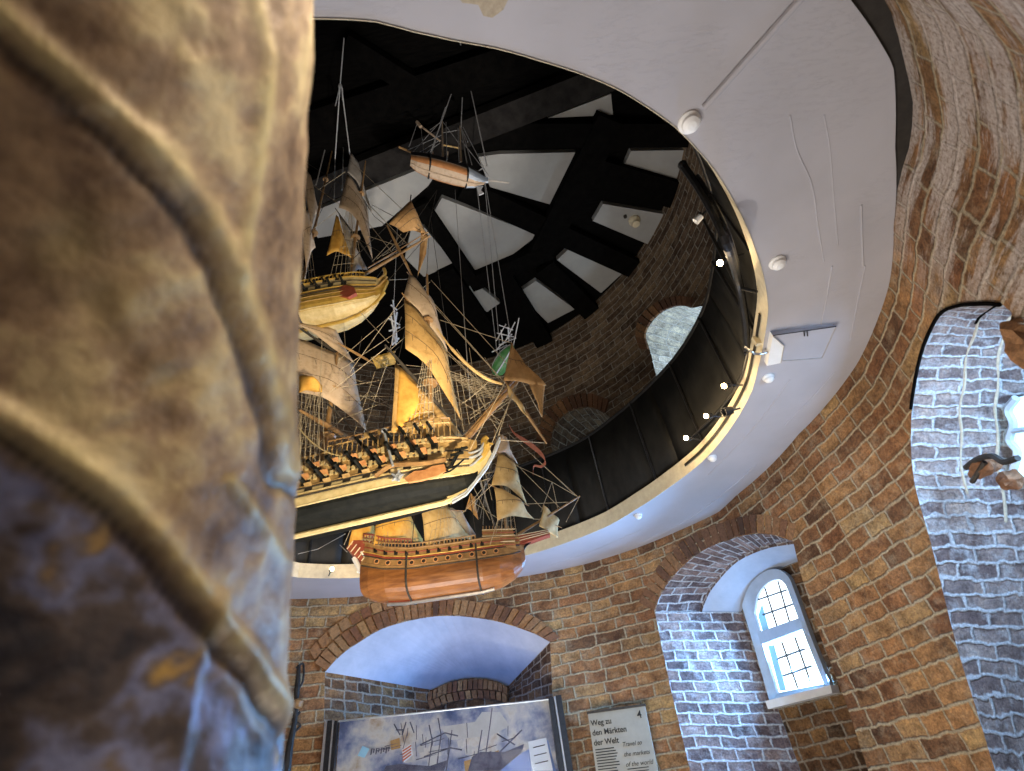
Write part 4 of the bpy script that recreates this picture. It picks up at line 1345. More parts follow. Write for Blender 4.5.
sail(R, [R.py(352,526,.08), R.py(374,517,-.02), R.py(376,545,-.04), R.py(349,545,.08)], M_sail_orange, .08, .04, seams=0)
yard(R, R.py(418,509,.12), R.py(466,511,-.11), .004); yard(R, R.py(372,517,.10), R.py(412,511,-.08), .004)
sail(R, [R.py(470,493,-.02), R.py(475,498,-.04), R.py(478,520,-.06), R.py(466,508,-.02)], M_sail_brown, .05, .1, seams=0)
sail(R, [R.py(543,505,.03), R.py(559,520,-.08), R.py(557,538,-.09), R.py(540,526,.05)], M_sail_tan, .02, .0, seams=0, name='spritsail')
mb = MB(); mb.tube([R.py(516,536,0), R.py(580,496,0)], .008, 7, r1=.004); R.part('bowsprit', mb, M_spar)
yard(R, R.py(540,518,.03), R.py(562,528,-.09), .003)
pen = crom([R.py(x, y, -.01) for x, y in [(509,425),(513,432),(519,437),(528,443),(536,449),(543,456),(545.5,462),(541,466.5),(534,466),(533,475)]], 5)
mb = MB(); wd = [0.006 + .016 * math.sin(pi * min(1, i / (len(pen) - 1) * 1.15)) ** 2 for i in range(len(pen))]
mb.grid([[p + R.u * w_ for p, w_ in zip(pen, wd)], [p - R.u * w_ for p, w_ in zip(pen, wd)]])
R.part('pennant', mb, M_pink, solid=.002)
for x, t in ((507, 470), (443, 480), (385, 500)):
    xx = R.lp(x, 540, 0)[0]
    for sd in (1, -1):
        shrouds(R, R.py(x, t, 0), [hp(R, stR, xx - .05 + .025 * i, 1.0, .006, sd) for i in range(5)], 9, .001)
for p, q in [((507,432,0),(578,497,0)), ((507,455,0),(560,508,0)), ((507,470,0),(548,515,0)), ((526,504,-.1),(570,502,0)), ((517,466,-.08),(552,482,0)), ((552,482,0),(578,497,0)), ((552,482,0),(541,512,0)), ((552,482,0),(558,510,0)), ((580,496,0),(566,522,0)), ((545,467,0),(575,495,0)),
             ((443,450,0),(507,440,0)), ((443,480,0),(507,470,0)), ((492,485,.1),(455,520,0)), ((498,454,.07),(450,505,0)), ((466,508,0),(498,470,0)), ((470,500,0),(500,520,0)), ((478,470,0),(495,530,0)), ((465,470,0),(490,520,.05)), ((480,450,0),(492,500,.05)), ((456,490,0),(490,478,.05)),
             ((533,519,-.1),(552,520,0)), ((498,519,.1),(490,545,.1)), ((385,480,0),(443,470,0)), ((352,526,.08),(344,545,.08))]:
    line(R, R.py(*p), R.py(*q), .0016)
for i in range(8):
    line(R, R.py(470 + i * 4, 455 + (i % 3) * 8, 0), R.py(495 - i * 3, 525 - (i % 4) * 6, 0.03), .0009, M_rope)

# ================= upper left yellow ship
T = Ship((300, 330), 3.04, -5, 'yellow-hulled model ship with grey sails at the upper left, partly behind the bronze sculpture')
stT = [(-.62, .06, .36, .07), (-.4, .01, .29, .10), (-.1, 0, .25, .115), (.1, 0, .24, .115), (.22, .0, .245, .105), (.31, .02, .25, .085), (.38, .05, .255, .05), (.43, .10, .26, .02), (.45, .14, .265, .004)]
stT = [tuple(1.015 * q for q in s_) for s_ in stT]
hT = hull(T, stT, [(.10, 1), (.55, 0), (.66, 2), (1.0, 1)], [M_hullyellow, M_hullcream, M_hullochre, M_spar])
for h, r, m in ((.12, .004, M_hullcream), (.3, .003, M_hullochre), (.45, .003, M_hullochre), (.56, .004, M_rigdark), (.66, .004, M_hullyellow), (.85, .003, M_rigdark), (1.0, .005, M_hullyellow)):
    wale(T, stT, -.61, .426, h, r, m, hT)
mb = MB(); mb.tube([T.w(x, 0, z) for x, z in [(-.61, .04), (-.4, -.008), (.254, -.01), (.335, .012), (.416, .071), (.467, .152)]], .010, 6); T.part('keel', mb, M_hullyellow)
mb = MB(); mb.prism([T.py(x, y, .008) for x, y in [(362,313),(372,306),(382,293),(388,280),(382,277),(374,290),(362,302)]], -T.s * .016); T.part('cutwater', mb, M_hullyellow)
for k, pts in enumerate([[(356,281),(364,285),(374,283),(384,275)], [(358,288),(368,291),(378,286),(387,277)]]):
    mb = MB(); mb.tube(crom([T.py(x, y, .04 * (1 - i / 4)) for i, (x, y) in enumerate(pts)]), .006, 6); T.part('head_rail', mb, M_hullochre)
mb = MB(); mb.tube(crom([T.py(x, y, 0) for x, y in [(378,285),(383,279),(385,273),(384,269)]], 4), .010, 7); T.part('figurehead', mb, M_gold)
mb = MB(); mb.prism([T.py(x, y, .098) for x, y in [(335,289),(345,285),(354,287),(356,293),(348,297),(336,296)]], -T.s * .02); T.part('painted_panel', mb, M_reddeck)
q = [hp(T, stT, .03, h, .003, 1) for h in (.95, .6, .4, .2, .1, .02)] + [T.w(.03, 0, -.006)] + [hp(T, stT, .03, h, .003, -1) for h in (.02, .2, .6)]
mb = MB(); mb.tube(q, .007, 6); T.part('sling_strap', mb, M_rigdark)
ports(T, stT, [-.5 + .07 * i for i in range(12)], .76, .028, .024, hT, lid=False, gun=.05, gr=.008)
ports(T, stT, [-.47 + .07 * i for i in range(11)], .95, .02, .02, hT, lid=True, gun=.03, gr=.006, lidmat=M_hullyellow)
railing(T, stT, -.61, .365, 0, .04, .02, M_hullyellow, hT); railing(T, stT, -.61, .365, 0, .04, .03, M_hullochre, hT, side=-1)
mb = MB()
for i in range(40):
    x = -.45 + i * .02
    k_, r_, w_ = st_interp(stT, x)
    mb.box(T.w(x, random.uniform(-.8, .8) * w_, r_ + random.uniform(0, .05)), (random.uniform(.008, .02), random.uniform(.01, .03), random.uniform(.01, .05)), (T.f, T.s, T.u))
T.part('deck_fittings', mb, M_hullochre)
mb = MB(); mb.tube([T.py(355,280,0), T.py(430,236,0)], .011, 8, r1=.006); mb.tube([T.py(368,268,0), T.py(428,232,0)], .004, 6); T.part('bowsprit', mb, M_spar)
yard(T, T.py(387,225,.10), T.py(414,280,-.10), .008)
sail(T, [T.py(389,224,.09), T.py(411,201,-.02), T.py(427,236,-.09), T.py(404,232,.02)], M_sail_brown, .10, .06, seams=2)
sail(T, [T.py(421,232,-.06), T.py(428,236,-.09), T.py(426,254,-.10), T.py(418,275,-.11)], M_sail_brown, .06, .0, seams=0)
mb = MB(); mb.tube([T.py(410,203,0), T.py(411,195,0)], .004, 5); T.part('jack_staff', mb, M_blackmetal)
txf = T.lp(350, 280, 0)[0]
mast(T, T.w(txf, 0, .2), T.w(txf, 0, T.lp(350, 165, 0)[2]), .010)
txm = T.lp(302, 285, 0)[0]
mast(T, T.w(txm, 0, .2), T.w(txm, 0, T.lp(302, 150, 0)[2]), .010)
sail(T, [T.py(350,153,.04), T.py(358,164,-.02), T.py(372,214,-.08), T.py(348,172,.08)], M_sail_grey, .04, .18, seams=1)
sail(T, [T.py(347,174,.08), T.py(368,212,-.07), T.py(372,259,-.10), T.py(339,207,.10)], M_sail_pale, .05, .26, seams=2)
sail(T, [T.py(339,215,.08), T.py(347,228,.0), T.py(367,270,-.09), T.py(353,274,-.04)], M_sail_grey, .05, .05, seams=1)  # right part of the lower sail, its shade painted as grey cloth
sail(T, [T.py(336,216,.09), T.py(338,218,.08), T.py(351,258,.02), T.py(327,255,.11)], M_sail_orange, .10, .10, seams=1)  # left part of the same sail, the light on it painted orange
yard(T, T.py(345,171,.10), T.py(374,216,-.10), .004, M_rigdark); yard(T, T.py(335,208,.12), T.py(375,264,-.12), .005, M_rigdark)
sail(T, [T.py(300,165,.10), T.py(311,178,.02), T.py(319,214,-.04), T.py(312,228,.04)], M_sail_pale, .05, .1, seams=1)
sail(T, [T.py(298,205,.12), T.py(308,214,.04), T.py(315,248,-.02), T.py(307,270,.04)], M_sail_pale, .05, .1, seams=1)
for xx, tpx in ((txf, (350, 195)), (txm, (303, 190))):
    for sd in (1, -1):
        shrouds(T, T.py(tpx[0], tpx[1], 0), [hp(T, stT, xx - .06 + .026 * i, 1.0, .006, sd) + T.u * .03 for i in range(6)], 10, .0014)
for p, q in [((350,160,0),(428,234,0)), ((350,185,0),(410,247,0)), ((350,200,0),(395,256,0)), ((302,160,0),(350,190,0)), ((374,216,-.1),(412,247,0)), ((375,264,-.12),(398,252,0)), ((387,226,.1),(350,262,0)), ((414,279,-.1),(388,280,0)), ((428,235,0),(387,282,0)),
             ((318,190,0),(345,172,.1)), ((312,230,0),(338,210,.1)), ((360,240,0),(385,255,0)), ((365,235,0),(395,245,0)), ((420,230,0),(372,205,-.05)), ((360,315,0),(388,282,0)), ((340,170,0),(310,235,.05)), ((300,175,0),(340,205,.1))]:
    line(T, T.py(*p), T.py(*q), .002, M_rigdark if random.random() < .35 else None)
for i in range(7):
    line(T, T.py(372 + i * 5, 262 - i * 3, 0), T.py(392 + i * 3, 240 - i * 2 + (i % 3) * 6, -.02), .0014)

# ================= small brown and blue ship hanging high
S = Ship((420, 172), 3.6, 20, 'small orange-brown model ship with bare masts hanging highest, seen from beneath')
stS = [(-.06, .10, .19, .03), (-.02, .06, .18, .045), (.05, .03, .165, .058), (.13, .01, .15, .062), (.22, -.01, .13, .062), (.30, -.025, .115, .055), (.36, -.03, .105, .036), (.41, -.005, .10, .014), (.43, .02, .10, .004)]
def xblend(x): return x
hS = hull(S, stS, [(.05, 1), (.42, 0), (.55, 1), (1.0, 2)], [M_copperhull, M_sail_pale, M_blackmetal, M_hullblack])
mb = MB()
rows = []
for x in [.305 + .0175 * i for i in range(9)]:
    k_, r_, w_ = st_interp(stS, min(.44, x))
    rows.append([S.w(x, sd * (w_ * prof_y(h) + .003), k_ + (r_ - k_) * h - .001) for sd, hs_ in ((1, (.72, .5, .3, .12, .03)), (-1, (.03, .12, .3, .5, .72))) for h in hs_])
mb.grid(rows); S.part('bow_plating', mb, M_bluehull)
mb = MB(); mb.tube([S.w(x, 0, st_interp(stS, x)[0] - .004) for x in [-.05, .02, .1, .2, .3, .36, .41]], .007, 6); S.part('keel', mb, M_sail_pale)
for x in (.06, .30):
    mb = MB(); mb.tube([hp(S, stS, x, h, .004, 1) for h in (1, .6, .3, .12, .03)] + [hp(S, stS, x, h, .004, -1) for h in (.03, .12, .3, .6, 1)], .006, 6); S.part('sling_strap', mb, M_blackmetal)
mb = MB(); mb.tube([S.py(399,147,0), S.py(424,158,0)], .007, 6); S.part('boom', mb, M_spar)
mb = MB(); mb.tube([S.py(478,179,0), S.py(509,183,0)], .008, 6, r1=.004); S.part('bowsprit', mb, M_sail_grey)
mb = MB(); mb.prism([S.py(x, y, .003) for x, y in [(477,187),(483,186),(481,190),(484,193),(479,195),(478,191)]], -S.s * .006); S.part('figurehead', mb, M_card)
for x, t, r in ((442, 119, .008), (460, 126, .008)):
    mb = MB(); mb.tube([S.py(x + 1, 162, 0), S.py(x, t, 0)], r, 7, r1=r * .5); S.part('mast', mb, M_sail_pale)
mb = MB(); mb.tube([S.py(417,123,0), S.py(440,141,0)], .007, 6); mb.tube([S.py(417,122,0), S.py(421,127,0)], .012, 6); S.part('gaff', mb, M_sail_pale)
mb = MB(); mb.tube([S.py(443,145,0), S.py(459,148,0)], .006, 6); S.part('boom', mb, M_sail_tan)
for x in (432, 447): 
    mb = MB(); mb.tube([S.py(x, 163, .03), S.py(x + .5, 152, .03)], .006, 6); S.part('davit', mb, M_sail_pale)
for p, q in [((417,124,0),(409,147,0)), ((421,128,0),(424,156,0)), ((441,121,0),(413,152,0)), ((441,122,0),(430,130,0)), ((442,133,0),(459,130,0)), ((443,122,0),(461,146,0)), ((461,128,0),(468,142,0)), ((462,130,0),(472,165,0)), ((440,140,0),(415,155,0)), ((436,140,.04),(430,158,.05)), ((463,127,0),(485,170,0)), ((446,122,.0),(447,160,.06)), ((458,128,0),(459,163,.06)), ((440,143,0),(420,157,.03)), ((442,135,0),(408,150,0)), ((461,140,0),(489,176,0))]:
    line(S, S.py(*p), S.py(*q), .0024, M_rope)

# ================= tiny green ship
G = Ship((496, 374), 3.6, 48, 'tiny green-bottomed model boat with white rigging hanging in front of the loft brick wall')
stG = [(-.01, .035, .09, .02), (.03, .01, .08, .045), (.1, .0, .075, .055), (.2, .0, .075, .052), (.27, .01, .08, .03), (.31, .035, .085, .004)]
g0, g1 = at(495, 376, 3.62), at(513, 347, 3.55)
G.f = (g1 - g0).normalized(); G.O = g0
view = ((g0 + g1) / 2 - CAM).normalized()
G.u = (view - G.f * view.dot(G.f)).normalized()
G.u = (G.u + V((0, 0, 1)) * .35); G.u = (G.u - G.f * G.u.dot(G.f)).normalized()
G.s = G.f.cross(G.u)
Lg = (g1 - g0).length
stG = [(x / .31 * Lg, k_ , r_, w_) for x, k_, r_, w_ in stG]
hG = hull(G, stG, [(.30, 0), (.62, 0), (.7, 1), (1.0, 2)], [M_green, M_card, M_hullblack, M_spar])
mb = MB(); mb.tube([G.w(x * Lg, 0, -.003) for x in (.05, .3, .6, .9)], .005, 6); G.part('keel', mb, M_card)
for sd in (1, -1):
    mb = MB(); mb.tube([hp(G, stG, x * Lg, .72, .003, sd) for x in (.0, .2, .4, .6, .8, .95)], .005, 5); G.part('wale', mb, M_card if sd > 0 else M_hullblack)
for pts in ([(499,345),(516,338)], [(497,333),(514,337)], [(499,325),(513,330)], [(496,341),(506,324)], [(505,342),(515,322)], [(513,347),(519,318)], [(492,352),(507,345)], [(497,349),(512,334)], [(501,330),(503,345)], [(508,327),(509,341)]):
    mb = MB(); mb.tube([at(*pts[0], 3.62), at(*pts[1], 3.66)], .004, 5); G.part('spar', mb, M_card)

# ================= crossed white sticks (a small pale model's rig)
W = Ship((394, 340), 3.7, 0, 'small tangle of crossed white spars hanging between the yellow ship bow and the golden sails')
for a, b in [((393,300),(397,342)), ((391,316),(396,345)), ((397,312),(392,344)), ((388,318),(400,325)), ((389,331),(400,327)), ((391,305),(397,310)), ((392,345),(399,338))]:
    mb = MB(); mb.tube([at(*a, 3.7), at(*b, 3.7 + random.uniform(-.03, .03))], .006, 5); W.part('spar', mb, M_card)

# ------------------------------------------------------------------ cords from the roof
def cord(pts, label, r=.003, mat=None, knot=None):
    mb = MB()
    for p in pts: mb.tube(p, r, 5)
    if knot is not None: mb.lathe([(.001, -.03), (.012, -.015), (.012, .015), (.001, .03)], knot, (0, 0, 1), 8)
    return build('suspension_cord', mb, mat or M_rope, label=label, cat='cord')
k1 = onz(344, 38, 5.64); k2 = at(340, 86, 4.3)
cord([[k1, k2], [k2, T.py(326, 145, .02), T.py(316, 185, .04)], [k2, T.py(335, 160, 0), T.py(334, 200, 0)], [k2 + V((.01, 0, 0)), T.py(350, 155, 0)], [k2 + V((.02, 0, -.05)), T.py(344, 130, 0), T.py(342, 190, .02)]],
     'pale cords fanning down from a dark roof beam to the yellow ship at upper left', .004, knot=k2)
k3 = onz(459, 38, 5.6); k4 = at(464, 58, 4.9)
cord([[k3, k4], [k4, S.py(461, 128, 0), hp(S, stS, .30, 1, 0, 1)], [k4, S.py(487, 166, -.02), hp(S, stS, .3, 1, 0, -1)], [k4 + V((-.02, 0, 0)), S.py(440, 124, .02)], [k4, hp(S, stS, .06, 1, 0, 1)]],
     'pale cords from the roof to the small ship hanging highest', .004, knot=k4)
c1 = onz(484, 175, 5.66)
cord([[c1, G.w(.95 * Lg, 0, .05)], [c1, G.w(.5 * Lg, .03, .06)], [onz(476, 180, 5.66), G.w(.2 * Lg, 0, .06)]], 'thin cords running from behind the small high ship down to the tiny green boat', .0025)
cord([[onz(455, 190, 5.66), B.py(470, 400, 0)]], 'single thin cord from the roof down to the bowsprit of the largest ship', .002)
cord([[onz(437, 190, 5.66), B.w(.3, 0, .22)], [onz(437, 190, 5.66), B.w(-.4, 0, .24)]], 'cord pair carrying the largest ship amidships', .002, M_rigdark)
q5 = onz(430, 215, 5.66)
cord([[q5, R.w(-.02, 0, .2)], [q5, R.w(.30, 0, .2)]], 'cord pair carrying the red-brown warship by its two straps', .002, M_rigdark)
cord([[onz(398, 215, 5.66), at(394, 302, 3.7)]], 'thin cord carrying the tangle of white spars', .002)
cord([[R.py(340,545,0), R.py(347,552,.05)], [oncyl(298,554,1.7), oncyl(318,549,1.7), R.py(345,534,0)]], 'thin slack cord from the gallery rail to the stern of the red-brown warship', .002)

# ------------------------------------------------------------------ display case in the alcove
cs = thing('display_case', (-0.9, 4.3, 0.4), 'glass display case with a sea battle picture standing in the arched alcove', 'display case')
def onwall(px, py, off):
    R = RO
    for _ in range(4):
        P = oncyl(px, py, R - off)
        R = rwall(ang(P))
    return P
CTL, CTR = onwall(340, 722, 0.07), onwall(549, 700, 0.09)
CX_ = (CTR - CTL); CX_.z = 0; CX_.normalize()
CN = V((CX_.y, -CX_.x, 0))          # towards the room
if CN.dot(CAM - CTL) < 0: CN = -CN
CP = CTL
def cpt(px, py, d=0.0):
    return onplane(px, py, CP, CN) + CN * d
tl, tr = cpt(340, 722), cpt(549, 700)
zb = 1.0
mb = MB(); mb.prism([tl, tr, V((tr.x, tr.y, zb)), V((tl.x, tl.y, zb))], -CN * 0.02); back = build('backdrop_picture', mb, M_print, cs)
def cpic(name, pts, mat, d=0.002, parent=back, th=0.0015):
    mb = MB(); mb.prism([cpt(x, y, d) for x, y in pts], CN * th); return build(name, mb, mat, parent)
M_pdark = noise_mat('print_dark_hull', (0.05, 0.05, 0.085), (0.16, 0.15, 0.2), 20, 0.5, bump=0)
M_pblue = noise_mat('print_blue', (0.12, 0.2, 0.5), (0.25, 0.36, 0.66), 10, 0.5, bump=0)
M_psail = noise_mat('print_smoke', (0.45, 0.43, 0.42), (0.6, 0.58, 0.56), 8, 0.5, bump=0)
M_pred = noise_mat('print_red', (0.5, 0.12, 0.08), (0.6, 0.2, 0.12), 10, 0.5, bump=0)
# the picture: ships in smoke
cpic('picture_ship', [(468,771),(472,757),(480,752),(505,752),(524,744),(522,752),(508,764),(500,771)], M_pdark)
cpic('picture_ship', [(384,771),(386,766),(400,764),(430,766),(448,760),(444,771)], M_pdark)
cpic('picture_sea', [(500,771),(508,764),(523,752),(548,740),(556,771)], M_pblue, .001)
for pts in [[(428,771),(432,740),(429,725)], [(436,771),(441,735),(438,718)], [(446,771),(452,730)], [(486,752),(490,725),(492,708)], [(478,753),(482,730)], [(500,752),(522,730)], [(497,734),(515,745)], [(420,745),(445,733),(458,736)], [(424,757),(450,748),(462,750)],
            [(400,735),(394,724)], [(402,735),(406,722)], [(396,730),(404,730)], [(414,733),(410,722)]]:
    mb = MB(); mb.tube([cpt(x, y, .001) for x, y in pts], .0042, 5); build('picture_mast', mb, M_pdark, back)
cpic('picture_smoke', [(440,727),(475,722),(482,712),(500,712),(510,726),(492,735),(470,738),(450,740)], M_psail, .0005)
cpic('picture_flag', [(402,750),(411,744),(413,755),(404,763)], M_card, .004)
for i in range(4):
    cpic('flag_stripe', [(402.5,750.5 + i * 3.2),(411.3,744.8 + i * 2.9),(411.6,746.4 + i * 2.9),(402.8,752.2 + i * 3.2)], M_pred, .006)
cpic('caption_card', [(528,742),(546,738),(553,771),(532,771)], M_card, .012, cs)
cpic('caption_card', [(358,756),(363,746),(370,749),(365,758)], M_cyan, .012, cs)
for i in range(26):
    x = 376 + 145 * random.random(); y = 735 + 30 * random.random(); L_ = 8 + 16 * random.random(); s_ = random.uniform(-.5, .5)
    mb = MB(); mb.tube([cpt(x, y, .003), cpt(x + L_ * s_ * .6, max(716, y - L_), .003)] if i % 2 else [cpt(x, y, .003), cpt(x + L_, y - L_ * .25 + 4 * s_, .001)], .0022, 4); build('picture_spar', mb, M_pdark, back)
for i in range(10):
    x = 380 + 150 * random.random(); y = 738 + 28 * random.random(); w_ = 5 + 6 * random.random()
    cpic('picture_sail', [(x, y), (x + w_, y - 3), (x + w_ * 1.1, y + w_ * .8), (x + 1, y + w_)], M_psail if i % 3 else M_sail_brown, .001)
for i in range(4):
    x = 371 + i * 5.0; y = 752 - i * .5
    mb = MB(); mb.tube([cpt(x, y + 3, .008), cpt(x + 1, y - 3, .008), cpt(x + 3.4, y - 2.6, .008), cpt(x + 2.6, y + 1, .008)], .004, 5); build('picture_letter', mb, M_pdark, back)
mb = MB()
for i in range(3): mb.tube([cpt(533 + i, 748 + i * 8, .015), cpt(545 + i * 1.5, 745 + i * 8, .015)], .0025, 4)
build('caption_text', mb, M_ink, cs)
def post(px0, px1, ptop, wpx, mat, name='frame_post', d=0.03):
    a = cpt(px0, ptop, d); 
    w = (cpt(px0 + wpx, ptop, d) - a).length
    mb = MB(); mb.box(V((a.x, a.y, (a.z + zb) / 2)) + CX_ * w / 2, (w, 0.05, a.z - zb), (CX_, CN, V((0, 0, 1)))); build(name, mb, mat, cs)
post(327, 0, 722, 2.5, M_steel); post(330, 0, 722, 4, M_blackmetal); post(334.5, 0, 722, 1.6, M_steel); post(336.6, 0, 722, 3, M_blackmetal)
post(548, 0, 699, 5, M_blackmetal); post(553.5, 0, 698, 1.5, M_steel); post(555.2, 0, 697, 5.5, M_blackmetal)
mb = MB(); mb.tube([tl + CN * .03, tr + CN * .03], .006, 6); build('top_edge', mb, M_steel, cs)
mg, tg, bg_ = nt('case_glass')
bg_.inputs['Base Color'].default_value = (0.95, 0.98, 1, 1); bg_.inputs['Roughness'].default_value = 0.02
bg_.inputs['Transmission Weight'].default_value = 1.0; bg_.inputs['IOR'].default_value = 1.15
mb = MB(); mb.prism([p + CN * .035 for p in (tl, tr, V((tr.x, tr.y, zb)), V((tl.x, tl.y, zb)))], CN * .004); build('glass_front', mb, mg, cs)
mb = MB(); mb.box(V(((tl.x + tr.x) / 2, (tl.y + tr.y) / 2, zb / 2)) - CN * .1, ((tr - tl).length + .1, .3, zb - .004), (CX_, CN, V((0, 0, 1)))); build('plinth', mb, M_blackmetal, cs)
# steel lamp inside the case
ld = bpy.data.lights.new('case_lamp', 'AREA'); ld.energy = 4.5; ld.color = (.22, .40, 1); ld.size = 1.0; ld.shape = 'RECTANGLE'; ld.size_y = .08
lo = bpy.data.objects.new('case_lamp', ld); COL.objects.link(lo)
lo.matrix_world = Matrix((CX_, CN, V((0, 0, -1)))).transposed().to_4x4() if CX_.cross(CN).z < 0 else Matrix((CX_, -CN, V((0, 0, -1)))).transposed().to_4x4()
lo.location = (tl + tr) / 2 - CN * .12 + V((0, 0, -.12))

# ------------------------------------------------------------------ information sign
STL, STR = onwall(588, 714, .045), onwall(645, 706, .045)
SX = (STR - STL); sw = SX.length; SX.normalize()
SN = SX.cross(V((0, 0, 1)))
if SN.dot(CAM - STL) < 0: SN = -SN
SN.normalize()
SB = onplane(600, 771, STL, SN)
SY = SX.cross(SN); 
if SY.z < 0: SY = -SY
sg = thing('information_sign', STL - SY * .6, 'grey printed information sign with the number 4 on the brick pier', 'sign')
sh_ = 0.62
mb = MB(); mb.box(STL + SX * sw / 2 - SY * sh_ / 2, (sw, sh_, .012), (SX, SY, SN)); bd = build('board', mb, M_sign, sg)
mb = MB(); mb.box(STL + SX * sw / 2 + SY * .006, (sw + .01, .014, .02), (SX, SY, SN)); build('top_strip', mb, M_rigdark, sg)
def text(s, u, v, size, mat, shear=0.0, bold=0.0, name='lettering'):
    """text with its upper left at (u, v) of the board, v downwards from the top"""
    cu = bpy.data.curves.new('tmp', 'FONT'); cu.body = s; cu.size = size; cu.shear = shear; cu.offset = bold; cu.extrude = 0.0008
    o = bpy.data.objects.new('tmp', cu); COL.objects.link(o)
    dg = bpy.context.evaluated_depsgraph_get(); dg.update()
    me = bpy.data.meshes.new_from_object(o.evaluated_get(dg))
    bpy.data.objects.remove(o)
    mb = MB()
    P = STL + SX * u - SY * v + SN * .0072
    mb.add([P + SX * p.co.x + SY * (p.co.y - size * .7) + SN * p.co.z for p in me.vertices], [tuple(f.vertices) for f in me.polygons])
    return build(name, mb, mat, sg, recalc=False)
k = sw
for i, s in enumerate(['Weg zu', 'den Märkten', 'der Welt']): text(s, .03 * k, (.10 + .14 * i) * k, .115 * k, M_ink, bold=.0007)
text('4', .84 * k, .05 * k, .16 * k, M_ink, bold=.0005)
for i, s in enumerate(['Travel to', 'the markets', 'of the world']): text(s, .50 * k, (.46 + .135 * i) * k, .088 * k, M_ink, shear=.3)
mb = MB()
for i in range(22):
    w_ = (.36 + random.uniform(-.05, .02)) * k
    mb.box(STL + SX * (.04 * k + w_ / 2) - SY * ((.52 + .038 * i) * k) + SN * .0072, (w_, .014 * k, .0012), (SX, SY, SN))
    if i > 7:
        w_ = (.36 + random.uniform(-.05, .02)) * k
        mb.box(STL + SX * (.52 * k + w_ / 2) - SY * ((.52 + .038 * i) * k) + SN * .0072, (w_, .012 * k, .0012), (SX, SY, SN))
build('fine_print', mb, M_ink, sg)

# ------------------------------------------------------------------ wrought iron fitting at far left, by the sculpture
it = thing('iron_fitting', oncyl(296, 770, RO - .07), 'black iron fitting on the brick wall left of the display case', 'fitting')
mb = MB(); mb.tube([oncyl(x, y, RO - .07) for x, y in [(299,665),(297,690),(295,720),(290,745),(286,775)]], [.012, .02, .016, .024, .03], 8); build('bracket', mb, M_iron, it)
mb = MB(); mb.tube(crom([oncyl(x, y, RO - .07) for x, y in [(296,668),(303,664),(303,680),(298,690)]]), .008, 6); build('hook', mb, M_iron, it)
mb = MB(); mb.lathe([(.01, -.03), (.035, -.015), (.035, .02), (.012, .035)], oncyl(298, 704, RO - .08), (0.3, 0, 1), 10); build('knob', mb, M_spar, it)
mb = MB(); mb.tube(crom([oncyl(x, y, RO - .07) for x, y in [(300,712),(293,720),(300,726),(291,734)]]), .01, 6); build('scroll', mb, M_iron, it)

# ------------------------------------------------------------------ near niche: window glimpse, broken masonry, iron
w2 = bpy.data.objects.new('window_2', None); put(w2, None, oncyl(1015, 440, 2.75)); w2['kind'] = 'structure'
mb = MB(); q = [oncyl(x, y, 2.74) for x, y in [(1016,398),(1040,392),(1060,420),(1056,470),(1030,480),(1014,470),(1018,452),(1010,440),(1014,424),(1008,410)]]
mb.prism(q, V((.02, .02, 0))); build('pane', mb, M_day2, w2)
mb = MB(); mb.tube(crom([oncyl(x, y, 2.72) for x, y in [(1016,398),(1008,410),(1013,424),(1009,440),(1017,452),(1013,470)]]), .016, 6); mb.tube([oncyl(1008,432,2.72), oncyl(1060,424,2.72)], .012, 6); build('frame', mb, M_frame, w2)
def rock(c, r, seed, ax=(1, 1, 1)):
    mb = MB()
    n1, n2 = 9, 12
    rows = []
    for i in range(n1 + 1):
        th = pi * i / n1
        row = []
        for j in range(n2 + 1):
            ph = 2 * pi * (j % n2) / n2
            d = V((math.sin(th) * math.cos(ph), math.sin(th) * math.sin(ph), math.cos(th)))
            k_ = 1 + .45 * noise.noise(d * 1.6 + V((seed, 0, 0)))
            row.append(V(c) + V((d.x * ax[0], d.y * ax[1], d.z * ax[2])) * r * k_)
        rows.append(row)
    mb.grid(rows); return mb
build('broken_brick', rock(oncyl(985, 466, 2.45), .055, 1, (.8, 1.2, .7)), M_vous_dark, label='dark broken brick jutting from the blue-lit niche reveal at far right', cat='brick')
build('broken_brick', rock(oncyl(1010, 480, 2.50), .045, 4, (.7, 1.2, .8)), M_vous_dark, label='smaller broken brick right of the dark one in the blue-lit niche', cat='brick')
build('broken_brick', rock(oncyl(1030, 345, 2.30), .06, 8, (.8, 1, 1.5)), M_vous, label='brown brick lump at the right picture edge atop the blue-lit niche', cat='brick')
mb = MB(); mb.tube(crom([oncyl(x, y, 2.42) for x, y in [(966,468),(978,459),(992,456),(1004,462),(1018,458)]]), .012, 6); mb.tube([oncyl(985,462,2.42), oncyl(972,482,2.42)], .010, 6)
build('iron_hook', mb, M_iron, label='bent iron hook among the broken bricks in the blue-lit niche', cat='hook')

